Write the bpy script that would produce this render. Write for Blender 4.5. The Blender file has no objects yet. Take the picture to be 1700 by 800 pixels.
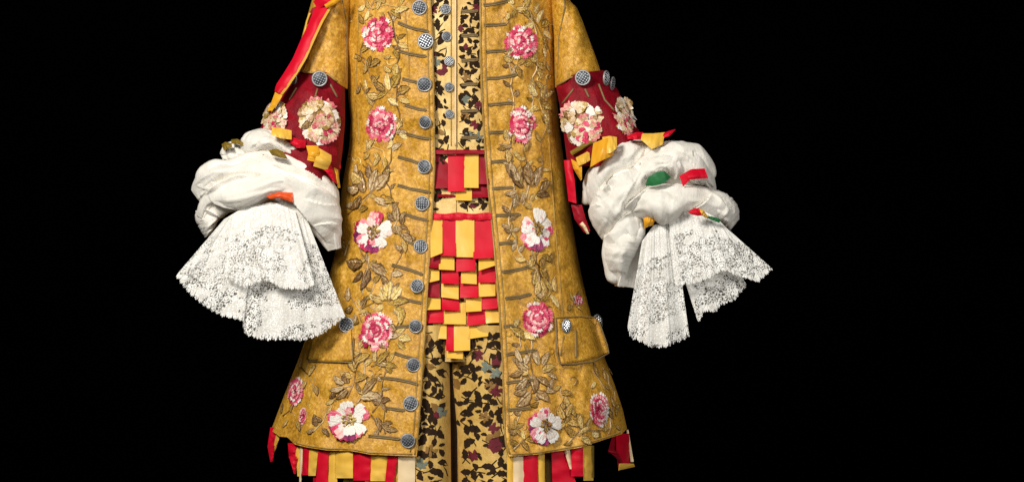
import bpy, math, random
import numpy as np
from mathutils import Vector, Matrix, noise

# ------------------------------------------------------------------ camera, world, lights
S = 0.00125            # metres per unit of the working grid
D = 4800.0             # camera distance in the same units
Z0 = 1.15
sc = bpy.context.scene
cd = bpy.data.cameras.new('camera'); cam = bpy.data.objects.new('camera', cd)
sc.collection.objects.link(cam); sc.camera = cam
cam.location = (0, -D*S, Z0); cam.rotation_euler = (math.pi/2, 0, 0)
cd.sensor_width = 36; cd.lens = 36*D/1700.0; cd.clip_start = .1; cd.clip_end = 60
w = bpy.data.worlds.new('World'); sc.world = w; w.use_nodes = True
w.node_tree.nodes['Background'].inputs[0].default_value = (1, 1, 1, 1)
w.node_tree.nodes['Background'].inputs[1].default_value = 0.012

def area(name, loc, target, size, power, col=(1, 1, 1)):
    l = bpy.data.lights.new(name, 'AREA'); l.shape = 'RECTANGLE'; l.size = size[0]; l.size_y = size[1]
    l.energy = power; l.color = col
    o = bpy.data.objects.new(name, l); sc.collection.objects.link(o); o.location = loc
    o.rotation_euler = (Vector(target)-Vector(loc)).to_track_quat('-Z', 'Y').to_euler()
area('key_softbox', (-1.5, -2.9, 3.0), (-.1, 0, 1.1), (.7, .7), 142, (1, .955, .875))
area('fill_softbox', (2.3, -3.0, 1.7), (0, 0, 1.1), (1.0, 1.3), 41, (1, .975, .93))
area('front_softbox', (0.0, -4.6, 2.4), (0, 0, 1.0), (1.2, .8), 29, (1, .975, .92))
sc.view_settings.view_transform = 'Standard'; sc.view_settings.look = 'None'
sc.view_settings.exposure = 0; sc.view_settings.gamma = 1
sc.cycles.transparent_max_bounces = 24

rnd = random.Random(7)
def W(px, py, y):
    k = (D+y)/D
    return Vector(((px-850)*k*S, y*S, Z0+(400-py)*k*S))
def lerp(tab, v):
    return float(np.interp(v, [a for a, b in tab], [b for a, b in tab]))
def nz(x, y, z=0): return noise.noise(Vector((x, y, z)))
def fbm(x, y, z=0, o=3):
    s, a = 0, 1
    for i in range(o):
        s += a*noise.noise(Vector((x, y, z+i*7))); a *= .5; x *= 2.1; y *= 2.1
    return s

# ------------------------------------------------------------------ materials
def newmat(name):
    m = bpy.data.materials.new(name); m.use_nodes = True
    nt = m.node_tree; b = nt.nodes['Principled BSDF']
    return m, nt, b
def N(nt, t, **k):
    n = nt.nodes.new(t)
    for a, v in k.items(): setattr(n, a, v)
    return n
def ramp(nt, fac, stops):
    r = N(nt, 'ShaderNodeValToRGB'); nt.links.new(fac, r.inputs[0])
    e = r.color_ramp.elements
    while len(e) < len(stops): e.new(.5)
    for i, (p, c) in enumerate(stops):
        e[i].position = p; e[i].color = (*c, 1) if len(c) == 3 else c
    return r.outputs[0]
def noi(nt, co, scale, detail=4, rough=.6, dist=0):
    n = N(nt, 'ShaderNodeTexNoise'); nt.links.new(co, n.inputs['Vector'])
    n.inputs['Scale'].default_value = scale; n.inputs['Detail'].default_value = detail
    n.inputs['Roughness'].default_value = rough; n.inputs['Distortion'].default_value = dist
    return n.outputs['Fac']
def mth(nt, op, a, b=None, c=None, clamp=False):
    n = N(nt, 'ShaderNodeMath', operation=op); n.use_clamp = clamp
    for i, v in enumerate((a, b, c)):
        if v is None: continue
        if isinstance(v, (int, float)): n.inputs[i].default_value = v
        else: nt.links.new(v, n.inputs[i])
    return n.outputs[0]
def bump(nt, b, h, strength, dist):
    n = N(nt, 'ShaderNodeBump'); n.inputs['Strength'].default_value = strength
    n.inputs['Distance'].default_value = dist; nt.links.new(h, n.inputs['Height'])
    nt.links.new(n.outputs[0], b.inputs['Normal'])
def mapped(nt, co, sc3, rot=(0, 0, 0)):
    n = N(nt, 'ShaderNodeMapping'); n.inputs['Scale'].default_value = sc3
    n.inputs['Rotation'].default_value = rot
    nt.links.new(co, n.inputs['Vector']); return n.outputs[0]

def fabric(name, stops, nscale=30, rough=.5, sheen=.2, weave=1400, wav=.25, mott=9, metallic=0, mottle_amt=.5, wrinkle=.0, sheencol=(1, 1, 1), spec=.35, bst=.7):
    m, nt, b = newmat(name)
    tc = N(nt, 'ShaderNodeTexCoord').outputs['Object']
    n1 = noi(nt, tc, nscale, 5, .65, .6); n2 = noi(nt, mapped(nt, tc, (1, 1, .45)), mott, 3, .5, 1.2)
    f = mth(nt, 'ADD', mth(nt, 'MULTIPLY', n1, 1-mottle_amt), mth(nt, 'MULTIPLY', n2, mottle_amt))
    nt.links.new(ramp(nt, f, stops), b.inputs['Base Color'])
    b.inputs['Roughness'].default_value = rough; b.inputs['Metallic'].default_value = metallic
    b.inputs['Specular IOR Level'].default_value = spec
    b.inputs['Sheen Weight'].default_value = sheen; b.inputs['Sheen Roughness'].default_value = .4
    b.inputs['Sheen Tint'].default_value = (*sheencol, 1)
    wv = noi(nt, mapped(nt, tc, (weave, weave, weave*.25)), 1, 2, .5)
    h = mth(nt, 'ADD', mth(nt, 'MULTIPLY', wv, wav), mth(nt, 'MULTIPLY', noi(nt, mapped(nt, tc, (1, 1, .4)), 170, 3, .6, .4), .8))
    if wrinkle: h = mth(nt, 'ADD', h, mth(nt, 'MULTIPLY', noi(nt, mapped(nt, tc, (1, 1, .5)), 28, 3, .6, 1.5), wrinkle))
    bump(nt, b, h, bst, .0016)
    return m
M = {}
M['gold'] = fabric('ochre_silk_velvet', [(.33, (.29, .135, .012)), (.44, (.49, .238, .018)), (.54, (.65, .335, .030)), (.66, (.86, .53, .11))], 150, .40, .03, 800, 1.1, 20, 0, .28, 1.8, (1, .8, .5), .45)
M['gold_dark'] = fabric('ochre_lining', [(.3, (.14, .07, .012)), (.7, (.3, .16, .03))], 60, .7, .1)
M['velvet'] = fabric('crimson_velvet', [(.3, (.07, .001, .004)), (.55, (.24, .002, .010)), (.75, (.42, .006, .022))], 40, .5, .06, 900, .6, 14, 0, .6, 3, (1, .35, .35), .12)
M['red'] = fabric('red_satin', [(.3, (.50, .001, .012)), (.7, (.68, .004, .028))],  20, .5, .03, 1500, .2, 20, bst=.12, spec=.2)
M['red_shade'] = fabric('shaded_red_satin', [(.3, (.22, .001, .008)), (.7, (.34, .003, .016))],  20, .5, .03, 1500, .2, 20, bst=.12, spec=.2)  # same red satin, with shade painted in as a darker colour
M['yellow'] = fabric('yellow_satin', [(.3, (.74, .40, .035)), (.7, (.86, .54, .10))], 20, .34, .03, 1500, .2, 20, bst=.15, spec=.28)
M['amber'] = fabric('amber_satin', [(.3, (.66, .28, .01)), (.7, (.82, .42, .03))], 20, .34, .03, 1500, .2, 20, bst=.15, spec=.28)
M['olive'] = fabric('olive_satin', [(.3, (.14, .09, .01)), (.7, (.30, .19, .03))], 20, .34, .03, 1500, .2, 20, bst=.15, spec=.28)
M['cream'] = fabric('cream_satin', [(.3, (.78, .58, .32)), (.7, (.88, .70, .46))], 20, .34, .03, 1500, .2, 20, bst=.15, spec=.28)
M['green'] = fabric('green_satin', [(.3, (.012, .11, .035)), (.7, (.03, .19, .06))],  20, .5, .03, 1500, .2, 20, bst=.12, spec=.2)
M['orange'] = fabric('orange_red_satin', [(.3, (.62, .09, .01)), (.7, (.75, .06, .02))], 30, .34, .03, 1500, .2, 20, bst=.15, spec=.28)
M['brocade'] = fabric('cream_gold_brocade', [(.3, (.52, .31, .08)), (.5, (.74, .50, .17)), (.72, (.92, .72, .34))], 60, .42, .1, 900, .5, 14, 0, .5, 1.5, (1, .9, .6))
M['brocade_low'] = fabric('honey_brocade', [(.3, (.42, .24, .045)), (.5, (.62, .39, .10)), (.72, (.80, .55, .18))], 60, .45, .1, 900, .5, 14, 0, .5, 1.5, (1, .9, .6))
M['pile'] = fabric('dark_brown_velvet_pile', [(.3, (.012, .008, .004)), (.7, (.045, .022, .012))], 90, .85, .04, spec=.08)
M['pilered'] = fabric('crimson_velvet_pile', [(.3, (.07, .003, .008)), (.7, (.17, .008, .02))], 90, .7, .2)
M['pileteal'] = fabric('grey_teal_velvet_pile', [(.3, (.06, .08, .06)), (.7, (.25, .28, .22))], 200, .7, .2)
M['pileolive'] = fabric('bronze_velvet_pile', [(.3, (.16, .07, .01)), (.7, (.32, .17, .03))], 90, .6, .2)
M['white'] = fabric('white_cotton', [(.3, (.71, .67, .59)), (.6, (.85, .82, .76))], 24, .75, .1, 1300, .4, 8, 0, .5, 1.6)
M['shade_white'] = M['white']
M['cord'] = fabric('grey_brown_cord', [(.3, (.13, .085, .03)), (.55, (.24, .16, .065)), (.75, (.42, .30, .14))], 260, .5, .1)
M['edgecord'] = fabric('antique_gold_cord', [(.3, (.20, .11, .02)), (.55, (.40, .25, .06)), (.75, (.60, .42, .14))], 260, .5, .1)
def thread(name, a, bc, c, met=.15, rough=.42):
    m, nt, b = newmat(name)
    tc = N(nt, 'ShaderNodeTexCoord').outputs['Object']
    oi = N(nt, 'ShaderNodeObjectInfo').outputs['Random']
    v = mapped(nt, tc, (2.2, 9, 9))
    n = noi(nt, v, 1, 3, .7); n2 = noi(nt, tc, 3.4, 3, .7)
    f = mth(nt, 'ADD', mth(nt, 'MULTIPLY', n2, .5), mth(nt, 'MULTIPLY', n, .5))
    f = mth(nt, 'ADD', f, mth(nt, 'MULTIPLY', mth(nt, 'SUBTRACT', oi, .5), .3))
    nt.links.new(ramp(nt, f, [(.33, a), (.48, bc), (.68, c)]), b.inputs['Base Color'])
    b.inputs['Metallic'].default_value = met; b.inputs['Roughness'].default_value = rough
    bump(nt, b, n, .35, .06)
    return m
M['t_gold'] = thread('bright_gold_thread', (.30, .17, .012), (.60, .38, .06), (.92, .74, .28))
M['t_bright'] = thread('pale_gold_thread', (.55, .36, .06), (.85, .64, .22), (.98, .9, .55), .3, .35)
M['t_pewter'] = thread('pewter_gilt_thread', (.30, .18, .08), (.62, .46, .26), (.92, .82, .62), .3, .35)
M['t_leaf'] = thread('ochre_silk_floss', (.28, .14, .018), (.50, .29, .05), (.78, .56, .20), .05, .45)
M['t_leafb'] = thread('brown_silk_floss', (.16, .075, .02), (.36, .20, .06), (.70, .52, .28), .05, .45)
M['t_deep'] = thread('umber_thread', (.07, .03, .008), (.15, .075, .02), (.34, .19, .07))
M['t_antique'] = thread('antique_gold_thread', (.18, .09, .012), (.44, .26, .05), (.84, .64, .28))
M['t_bronze'] = thread('bronze_thread', (.10, .045, .012), (.30, .16, .05), (.78, .60, .36))
M['t_dark'] = thread('dark_brown_thread', (.05, .02, .006), (.11, .05, .015), (.24, .13, .05))
M['t_pink'] = thread('pink_silk_thread', (.50, .015, .07), (.78, .07, .17), (.92, .38, .42), 0, .5)
M['t_rose'] = thread('rose_silk_thread', (.34, .004, .04), (.62, .012, .085), (.82, .12, .22), 0, .5)
M['t_pale'] = thread('pale_pink_silk_thread', (.75, .18, .24), (.92, .50, .46), (.96, .80, .72), 0, .5)
M['t_white'] = thread('ivory_silk_thread', (.78, .66, .56), (.92, .86, .78), (.96, .93, .88), 0, .5)
M['t_plum'] = thread('plum_silk_thread', (.12, .005, .05), (.30, .015, .12), (.50, .06, .22), 0, .5)
M['t_cream'] = thread('cream_ribbon_thread', (.36, .19, .08), (.76, .55, .34), (.94, .82, .62), 0, .5)
M['t_blush'] = thread('blush_ribbon_thread', (.50, .05, .09), (.80, .28, .26), (.94, .68, .54), 0, .5)
M['steel'], nt, b = newmat('cut_steel')
tc = N(nt, 'ShaderNodeTexCoord').outputs['Object']
nt.links.new(ramp(nt, noi(nt, tc, 6, 2), [(.35, (.26, .28, .31)), (.6, (.48, .50, .53)), (.75, (.86, .87, .88))]), b.inputs['Base Color'])
b.inputs['Metallic'].default_value = .55; b.inputs['Roughness'].default_value = .32
M['steel_dark'], nt, b = newmat('blackened_steel')
tc = N(nt, 'ShaderNodeTexCoord').outputs['Object']
nt.links.new(ramp(nt, noi(nt, tc, 3, 2), [(.3, (.04, .045, .055)), (.7, (.10, .11, .13))]), b.inputs['Base Color'])
b.inputs['Metallic'].default_value = .5; b.inputs['Roughness'].default_value = .5
M['rim'], nt, b = newmat('pewter_rim')
tc = N(nt, 'ShaderNodeTexCoord').outputs['Object']
nt.links.new(ramp(nt, noi(nt, tc, 5, 3), [(.3, (.24, .24, .25)), (.7, (.50, .49, .47))]), b.inputs['Base Color'])
b.inputs['Metallic'].default_value = .45; b.inputs['Roughness'].default_value = .45
M['black'], nt, b = newmat('black_backdrop_cloth')
tc = N(nt, 'ShaderNodeTexCoord').outputs['Object']
nt.links.new(ramp(nt, noi(nt, tc, 2, 3), [(.3, (.0002, .0002, .0002)), (.7, (.0004, .0004, .0004))]), b.inputs['Base Color'])
b.inputs['Roughness'].default_value = 1; b.inputs['Specular IOR Level'].default_value = 0

def lace_mat(name, plain):
    """uv: x = arc along the hem (in grid units/10), y = 0 at the gathers, 1 at the hem"""
    m, nt, b = newmat(name)
    uv = N(nt, 'ShaderNodeUVMap', uv_map='UVMap').outputs[0]
    vv = N(nt, 'ShaderNodeAttribute', attribute_name='down').outputs['Fac']
    def vor(scale, feature, rand=1):
        v = N(nt, 'ShaderNodeTexVoronoi', feature=feature, voronoi_dimensions='2D'); nt.links.new(uv, v.inputs['Vector'])
        v.inputs['Scale'].default_value = scale; v.inputs['Randomness'].default_value = rand
        return v.outputs['Distance']
    e = vor(2.0, 'DISTANCE_TO_EDGE'); net = mth(nt, 'LESS_THAN', e, .10)
    d = vor(.85, 'F1', .7)
    big0 = noi(nt, mapped(nt, uv, (.3, .3, 1)), 1, 2)
    on = mth(nt, 'GREATER_THAN', big0, .44)
    dot = mth(nt, 'MULTIPLY', mth(nt, 'LESS_THAN', d, .17), on)
    ring = mth(nt, 'LESS_THAN', mth(nt, 'ABSOLUTE', mth(nt, 'SUBTRACT', d, .36)), mth(nt, 'MULTIPLY', on, .065))
    d2 = vor(2.1, 'F1', 1); sm = mth(nt, 'LESS_THAN', d2, .26)
    big = noi(nt, mapped(nt, uv, (.16, .2, 1)), 1, 2, .5, .3)
    patch = mth(nt, 'GREATER_THAN', mth(nt, 'ADD', noi(nt, uv, .75, 3, .6), mth(nt, 'MULTIPLY', mth(nt, 'SUBTRACT', .5, big), 2.8)), .60)
    holey = mth(nt, 'MAXIMUM', mth(nt, 'MAXIMUM', net, dot), mth(nt, 'MAXIMUM', ring, sm))
    al = mth(nt, 'MAXIMUM', holey, mth(nt, 'MULTIPLY', patch, .86))
    pl = mth(nt, 'LESS_THAN', mth(nt, 'ADD', vv, mth(nt, 'MULTIPLY', mth(nt, 'SUBTRACT', noi(nt, uv, .25, 1), .5), .12)), plain)
    al = mth(nt, 'MAXIMUM', mth(nt, 'MAXIMUM', al, .16), mth(nt, 'MULTIPLY', pl, .95))
    nt.links.new(al, b.inputs['Alpha'])
    motif = mth(nt, 'MAXIMUM', dot, mth(nt, 'MAXIMUM', ring, sm))
    nt.links.new(ramp(nt, motif, [(0, (.76, .74, .69)), (1, (.90, .89, .86))]), b.inputs['Base Color'])
    b.inputs['Roughness'].default_value = .8
    bump(nt, b, mth(nt, 'ADD', motif, mth(nt, 'MULTIPLY', net, .5)), .6, .0012)
    return m
M['lace'] = lace_mat('cotton_bobbin_lace', .28)
M['lace_top'] = lace_mat('cotton_bobbin_lace_with_gathered_lawn', .27)

# ------------------------------------------------------------------ object helpers
wl = {}
def reg(o, loc, parent):
    wl[o.name] = Vector(loc)
    if parent is not None:
        o.parent = parent; o.location = Vector(loc)-wl[parent.name]
    else: o.location = loc
def thing(name, label, cat, loc, group=None):
    o = bpy.data.objects.new(name, None); sc.collection.objects.link(o); o.empty_display_size = .05
    o['label'] = label; o['category'] = cat
    if group: o['group'] = group
    reg(o, loc, None); return o
def build(name, co, faces, mats, parent, mi=None, solid=0, uv=None, down=None, smooth=True, label=None, kind=None, world=False, offs=-1, split=False):
    P = [Vector(c) for c in co] if world else [W(*c) for c in co]
    mn = Vector((min(p[i] for p in P) for i in range(3))); mx = Vector((max(p[i] for p in P) for i in range(3)))
    c = (mn+mx)/2
    me = bpy.data.meshes.new(name); me.from_pydata([p-c for p in P], [], faces); 
    for m in (mats if isinstance(mats, (list, tuple)) else [mats]): me.materials.append(M[m])
    if mi is not None: me.polygons.foreach_set('material_index', mi)
    if smooth: me.polygons.foreach_set('use_smooth', [True]*len(me.polygons))
    if uv is not None:
        l = me.uv_layers.new(name='UVMap'); vi = np.zeros(len(me.loops), int); me.loops.foreach_get('vertex_index', vi)
        l.data.foreach_set('uv', np.array(uv)[vi].ravel())
    if down is not None:
        a = me.attributes.new('down', 'FLOAT', 'POINT'); a.data.foreach_set('value', down)
    me.update()
    o = bpy.data.objects.new(name, me); sc.collection.objects.link(o); reg(o, c, parent)
    if solid:
        s = o.modifiers.new('thickness', 'SOLIDIFY'); s.thickness = solid*S; s.offset = offs
        if split: e = o.modifiers.new('edges', 'EDGE_SPLIT'); e.split_angle = math.radians(50)
    if label: o['label'] = label
    if kind: o['kind'] = kind
    return o
def grid(nu, nv, wrap=False):
    f = []
    for i in range(nu if wrap else nu-1):
        for j in range(nv-1):
            a = i*nv+j; b = ((i+1) % nu)*nv+j
            f.append((a, a+1, b+1, b))
    return f

class Shell:
    """an elliptical sleeve / body surface, rows given down the height"""
    def __init__(s, L, R, d, cx=None, yc=0, p=2.3, q=2.0, fold=None):
        s.L, s.R, s.d, s.cx, s.yc, s.p, s.q, s.fold = L, R, d, cx, yc, p, q, fold
    def c(s, py): return s.cx if isinstance(s.cx, (int, float)) else (lerp(s.cx, py) if s.cx else (lerp(s.L, py)+lerp(s.R, py))/2)
    def Y(s, py): return s.yc if isinstance(s.yc, (int, float)) else lerp(s.yc, py)
    def dd(s, py): return s.d if isinstance(s.d, (int, float)) else lerp(s.d, py)
    def px(s, t, py):
        c = s.c(py); return c+t*((lerp(s.R, py)-c) if t > 0 else (c-lerp(s.L, py)))
    def t(s, px, py):
        c = s.c(py); h = (lerp(s.R, py)-c) if px > c else (c-lerp(s.L, py))
        return max(-1, min(1, (px-c)/max(h, 1e-3)))
    def y(s, px, py, side=-1):
        t = s.t(px, py); v = s.Y(py)+side*s.dd(py)*max(0, 1-abs(t)**s.p)**(1/s.q)
        if s.fold: v += s.fold(px, py, t)*min(1, (1-abs(t))*8)
        return v
    def P(s, px, py, lift=0): return W(px, py, s.y(px, py)-lift)
    def frame(s, px, py):
        e = 3.0
        p0 = s.P(px, py)
        tx = s.P(px+e, py)-s.P(px-e, py); ty = s.P(px, py-e)-s.P(px, py+e)
        n = tx.cross(ty)
        if n.length < 1e-9: n = Vector((0, -1, 0))
        n.normalize()
        if n.y > -.12: n = Vector((n.x, -.12, n.z)).normalized()
        up = (Vector((0, 0, 1))-n*n.z).normalized(); rt = up.cross(n); 
        return p0, rt, up, n
def panel(name, sh, t0, t1, ptop, pbot, mat, parent, nu, nv, side=-1, solid=2.5, lift=0, label=None, closed=None):
    """t0/t1: numbers or functions of py; ptop/pbot functions of px"""
    co = []
    f0 = t0 if callable(t0) else (lambda py: t0); f1 = t1 if callable(t1) else (lambda py: t1)
    for i in range(nu):
        u = i/(nu-1)
        def tt(py):
            a, b = f0(py), f1(py)
            return math.sin(math.asin(max(-1, min(1, a)))*(1-u)+math.asin(max(-1, min(1, b)))*u)
        yt = 0; yb = 700
        for k in range(6):
            yt = ptop(sh.px(tt(yt), yt)); yb = pbot(sh.px(tt(yb), yb))
        for j in range(nv):
            py = yt+(yb-yt)*j/(nv-1); px = sh.px(tt(py), py)
            co.append((px, py, sh.y(px, py, side)-lift))
    return build(name, co, grid(nu, nv), mat, parent, solid=solid, label=label, offs=(-1 if side < 0 else 1), split=True)
def tube(name, pts, r, mat, parent, seg=6, world=False, kind=None, mats=None, flat=1.0, step=4, taper=False):
    """pts in (px,py,y); r grid units"""
    P = [Vector(p) if world else W(*p) for p in pts]
    Q = []
    for a, b in zip(P, P[1:]):
        n = max(1, int((b-a).length/(step*S)))
        Q += [a.lerp(b, k/n) for k in range(n)]
    Q.append(P[-1])
    co, fa = [], []
    n = len(Q)
    for i, q in enumerate(Q):
        t = (Q[min(i+1, n-1)]-Q[max(i-1, 0)]).normalized()
        a = t.cross(Vector((0, 1, 0)))
        a = a.normalized() if a.length > 1e-4 else Vector((1, 0, 0)); b = t.cross(a)
        rr = (r(i/(n-1)) if callable(r) else r)*S
        if taper: rr *= (.35 if i in (0, n-1) else 1)
        for k in range(seg):
            th = 2*math.pi*k/seg; co.append(q+a*math.cos(th)*rr+b*math.sin(th)*rr*flat)
    for i in range(n-1):
        for k in range(seg):
            fa.append((i*seg+k, i*seg+(k+1) % seg, (i+1)*seg+(k+1) % seg, (i+1)*seg+k))
    fa.append(tuple(range(seg))[::-1]); fa.append(tuple((n-1)*seg+k for k in range(seg)))
    return build(name, co, fa, mat, parent, world=True, kind=kind)
def cord(name, sh, pts, r, mat, parent, lift=.5, **k):
    pp = []
    for (a, b) in zip(pts, pts[1:]):
        n = max(1, int(math.dist(a, b)/6))
        pp += [(a[0]+(b[0]-a[0])*i/n, a[1]+(b[1]-a[1])*i/n) for i in range(n)]
    pp.append(pts[-1])
    return tube(name, [(x, y, sh.y(x, y)-lift) for x, y in pp], r, mat, parent, **k)

# ------------------------------------------------------------------ the setting
bk = build('backdrop', [(-6, 2.4, -2), (6, 2.4, -2), (6, 2.4, 5), (-6, 2.4, 5), (-6, 2.45, -2), (6, 2.45, -2), (6, 2.45, 5), (-6, 2.45, 5)],
           [(0, 1, 2, 3), (7, 6, 5, 4), (0, 4, 5, 1), (3, 2, 6, 7), (0, 3, 7, 4), (1, 5, 6, 2)], 'black', None, world=True, smooth=False)
bk['kind'] = 'structure'

# ------------------------------------------------------------------ garment surfaces
def coat_fold(px, py, t):
    v = 6.5*fbm(px*.018, py*.010, 1.3, 3)+2.4*fbm(px*.05, py*.035, 5.1, 2)+2.2*(1-abs(nz(px*.03+py*.012, py*.022-px*.01, 8.8))*3)
    k = max(0, min(1, (py-480)/200))
    if px < 760: v += k*5*math.sin((px-474)/15.0+.4*math.sin(py*.013))*max(0, min(1, (560-px)/30))
    if px > 760: v += k*4*math.sin((px-900)/20.0+.6)*max(0, min(1, (px-900)/40))
    return v
coat = Shell([(-60, 586), (0, 576), (100, 573), (150, 577), (200, 582), (240, 580), (280, 573), (320, 566), (360, 562), (420, 556), (480, 541), (520, 526), (560, 508), (600, 494), (650, 474), (700, 455), (760, 432)],
             [(-60, 915), (0, 922), (100, 921), (150, 924), (200, 928), (250, 934), (300, 940), (350, 947), (400, 955), (450, 964), (500, 975), (540, 986), (570, 996), (600, 1006), (640, 1021), (680, 1034), (711, 1041), (760, 1052)],
             [(-60, 98), (100, 108), (250, 112), (400, 130), (600, 165), (760, 190)], 760, 0, 2.3, 2.0, coat_fold)
eL = [(-60, 714), (0, 716), (60, 719), (200, 722), (260, 723), (320, 721), (400, 716), (480, 711), (560, 706), (600, 703), (700, 697), (770, 690)]
eR = [(-60, 796), (0, 796), (100, 797), (200, 801), (300, 808), (350, 813), (400, 818), (500, 827), (600, 833), (700, 836), (735, 838), (757, 845), (770, 850)]
hemL = [(430, 700), (447, 712), (464, 724), (477, 725), (489, 737), (509, 742), (543, 747), (584, 748), (615, 754), (700, 757)]
hemR = [(800, 757), (845, 757), (890, 754), (915, 750), (965, 742), (982, 736), (1032, 720), (1042, 710), (1060, 705)]

C = thing('embroidered_frock_coat', 'ochre silk frock coat with raised roses, steel buttons and crimson velvet cuffs, worn open', 'coat', W(760, 757, 0))
pl = panel('front_panel', coat, -1, lambda py: coat.t(lerp(eL, py), py), lambda x: -60, lambda x: lerp(hemL, x), 'gold', C, 110, 240, solid=4, label='front panel carrying the row of large steel buttons')
pr = panel('front_panel', coat, lambda py: coat.t(lerp(eR, py), py), 1, lambda x: -60, lambda x: lerp(hemR, x), 'gold', C, 110, 240, solid=4, label='front panel with cord buttonholes and no buttons')
panel('back_panel', coat, -1, 1, lambda x: -60, lambda x: 742-30*((x-745)/300.)**2, 'gold_dark', C, 50, 60, side=.75, solid=3)

# edge cords, seams
for off, rr in ((1.5, 1.3), (9, 1.0)):
    cord('edge_cord', coat, [(lerp(eL, y)-off, y) for y in range(-58, 757, 24)]+[(690-off, 755-off*.6)], rr, 'edgecord', C, 1)
    cord('edge_cord', coat, [(lerp(eR, y)+off, y) for y in range(-58, 750, 24)]+[(845+off, 754-off*.6)], rr, 'edgecord', C, 1)
cord('hem_cord', coat, [(x, lerp(hemL, x)-3) for x in range(492, 688, 12)], 1.1, 'edgecord', C, 1)
cord('hem_cord', coat, [(x, lerp(hemR, x)-3) for x in range(850, 1036, 12)], 1.1, 'edgecord', C, 1)
cord('side_seam', coat, [(528, 600), (518, 650), (505, 700), (492, 736)], .7, 'edgecord', C, .6)
cord('side_seam', coat, [(902, 20), (905, 120), (912, 240), (922, 380), (930, 470), (934, 522)], .8, 'edgecord', C, .5)
cord('side_seam', coat, [(596, 10), (592, 120), (596, 240)], .8, 'edgecord', C, .5)
cord('panel_seam', coat, [(672, 5), (676, 60), (680, 120), (676, 160)], .7, 'edgecord', C, .4)

# ------------------------------------------------------------------ buttons
def button_meshes():
    def lathe(prof, seg, mat, nm):
        co, fa = [], []
        for r, z in prof:
            for k in range(seg): co.append((r*math.cos(2*math.pi*k/seg), r*math.sin(2*math.pi*k/seg), z))
        for i in range(len(prof)-1):
            for k in range(seg): fa.append((i*seg+k, i*seg+(k+1) % seg, (i+1)*seg+(k+1) % seg, (i+1)*seg+k))
        fa.append(tuple((len(prof)-1)*seg+k for k in range(seg)))
        me = bpy.data.meshes.new(nm); me.from_pydata(co, [], fa); me.materials.append(M[mat])
        me.polygons.foreach_set('use_smooth', [True]*len(fa)); return me
    dome = lathe([(.9, 0), (.9, .14), (.82, .2), (.6, .3), (.3, .37), (.06, .39)], 20, 'steel_dark', 'button')
    rim = lathe([(.86, .1), (1.0, 0), (1.02, .12), (.95, .24), (.86, .24), (.8, .17)], 24, 'rim', 'rim')
    co, fa = [], []
    st = .30
    for i in range(-4, 5):
        for j in range(-4, 5):
            x, y = i*st, j*st
            x, y = x*.92+y*.39, y*.92-x*.39
            r = math.hypot(x, y)
            if r > .8: continue
            z = .39-.30*(r/.9)**2; h = .115; n = len(co)
            co += [(x-h, y-h, z-.05), (x+h, y-h, z-.05), (x+h, y+h, z-.05), (x-h, y+h, z-.05), (x-h*.5, y-h*.5, z+.09), (x+h*.5, y-h*.5, z+.09), (x+h*.5, y+h*.5, z+.09), (x-h*.5, y+h*.5, z+.09)]
            fa += [(n, n+1, n+5, n+4), (n+1, n+2, n+6, n+5), (n+2, n+3, n+7, n+6), (n+3, n, n+4, n+7), (n+4, n+5, n+6, n+7)]
    me = bpy.data.meshes.new('facets'); me.from_pydata(co, [], fa); me.materials.append(M['steel'])
    return dome, rim, me
BM = button_meshes()
def inst(name, me, parent, loc, rt, up, n, rot, scale, label=None, kind=None):
    o = bpy.data.objects.new(name, me); sc.collection.objects.link(o)
    R = Matrix((rt, up, n)).transposed()
    R = R @ Matrix.Rotation(rot, 3, 'Z')
    o.rotation_euler = R.to_euler()
    sx = scale if isinstance(scale, (tuple, list)) else (scale, scale, scale)
    o.scale = [s*S for s in sx]
    reg(o, loc, parent)
    if label: o['label'] = label
    if kind: o['kind'] = kind
    return o
def button(sh, px, py, r, parent, lift=3, turn=0, tilt=0, yo=0):
    p, rt, up, n = sh.frame(px, py)
    n0 = n.copy()
    n = (n*.5+Vector((0, -1, 0))*.5).normalized() if abs(turn) < .01 else n
    if turn: n = (Matrix.Rotation(turn, 3, 'Z') @ Vector((0, -1, 0)))
    n = (n+Vector((rnd.uniform(-.16, .16), 0, rnd.uniform(-.16, .16)))).normalized()
    up = (Vector((math.sin(tilt), 0, math.cos(tilt)))); up = (up-n*n.dot(up)).normalized(); rt = up.cross(n)
    loc = p+n0*lift*S+Vector((0, -yo*S, 0)); a = rnd.uniform(-.4, .4)
    # the button body carries rim and facets: unit scale parent, scaled children
    b = bpy.data.objects.new('button', BM[0]); sc.collection.objects.link(b)
    R = (Matrix((rt, up, n)).transposed() @ Matrix.Rotation(a, 3, 'Z')).to_euler()
    b.rotation_euler = R; b.scale = (r*S*.95,)*3; reg(b, loc, parent)
    for nm, me in (('rim', BM[1]), ('cut_facets', BM[2])):
        c = bpy.data.objects.new(nm, me); sc.collection.objects.link(c); c.parent = b
    return b
for x, y, r in [(697, 14, 13), (707, 70, 14), (704, 140, 13), (707, 203, 11.5), (706, 277, 12.5), (702, 338, 13), (698, 410, 12), (694, 475, 12), (690, 542, 11.5), (686, 606, 12), (682, 670, 13), (676, 731, 12.5)]:
    button(coat, x, y, r, C, turn=(-.35 if y in (203, 277) else 0))
button(coat, 577, 540, 13.5, C)
button(coat, 935, 543, 12.5, C, turn=.9, tilt=.25, lift=7)
button(coat, 986, 538, 15.5, C, turn=.95, lift=5, yo=4)

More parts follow.
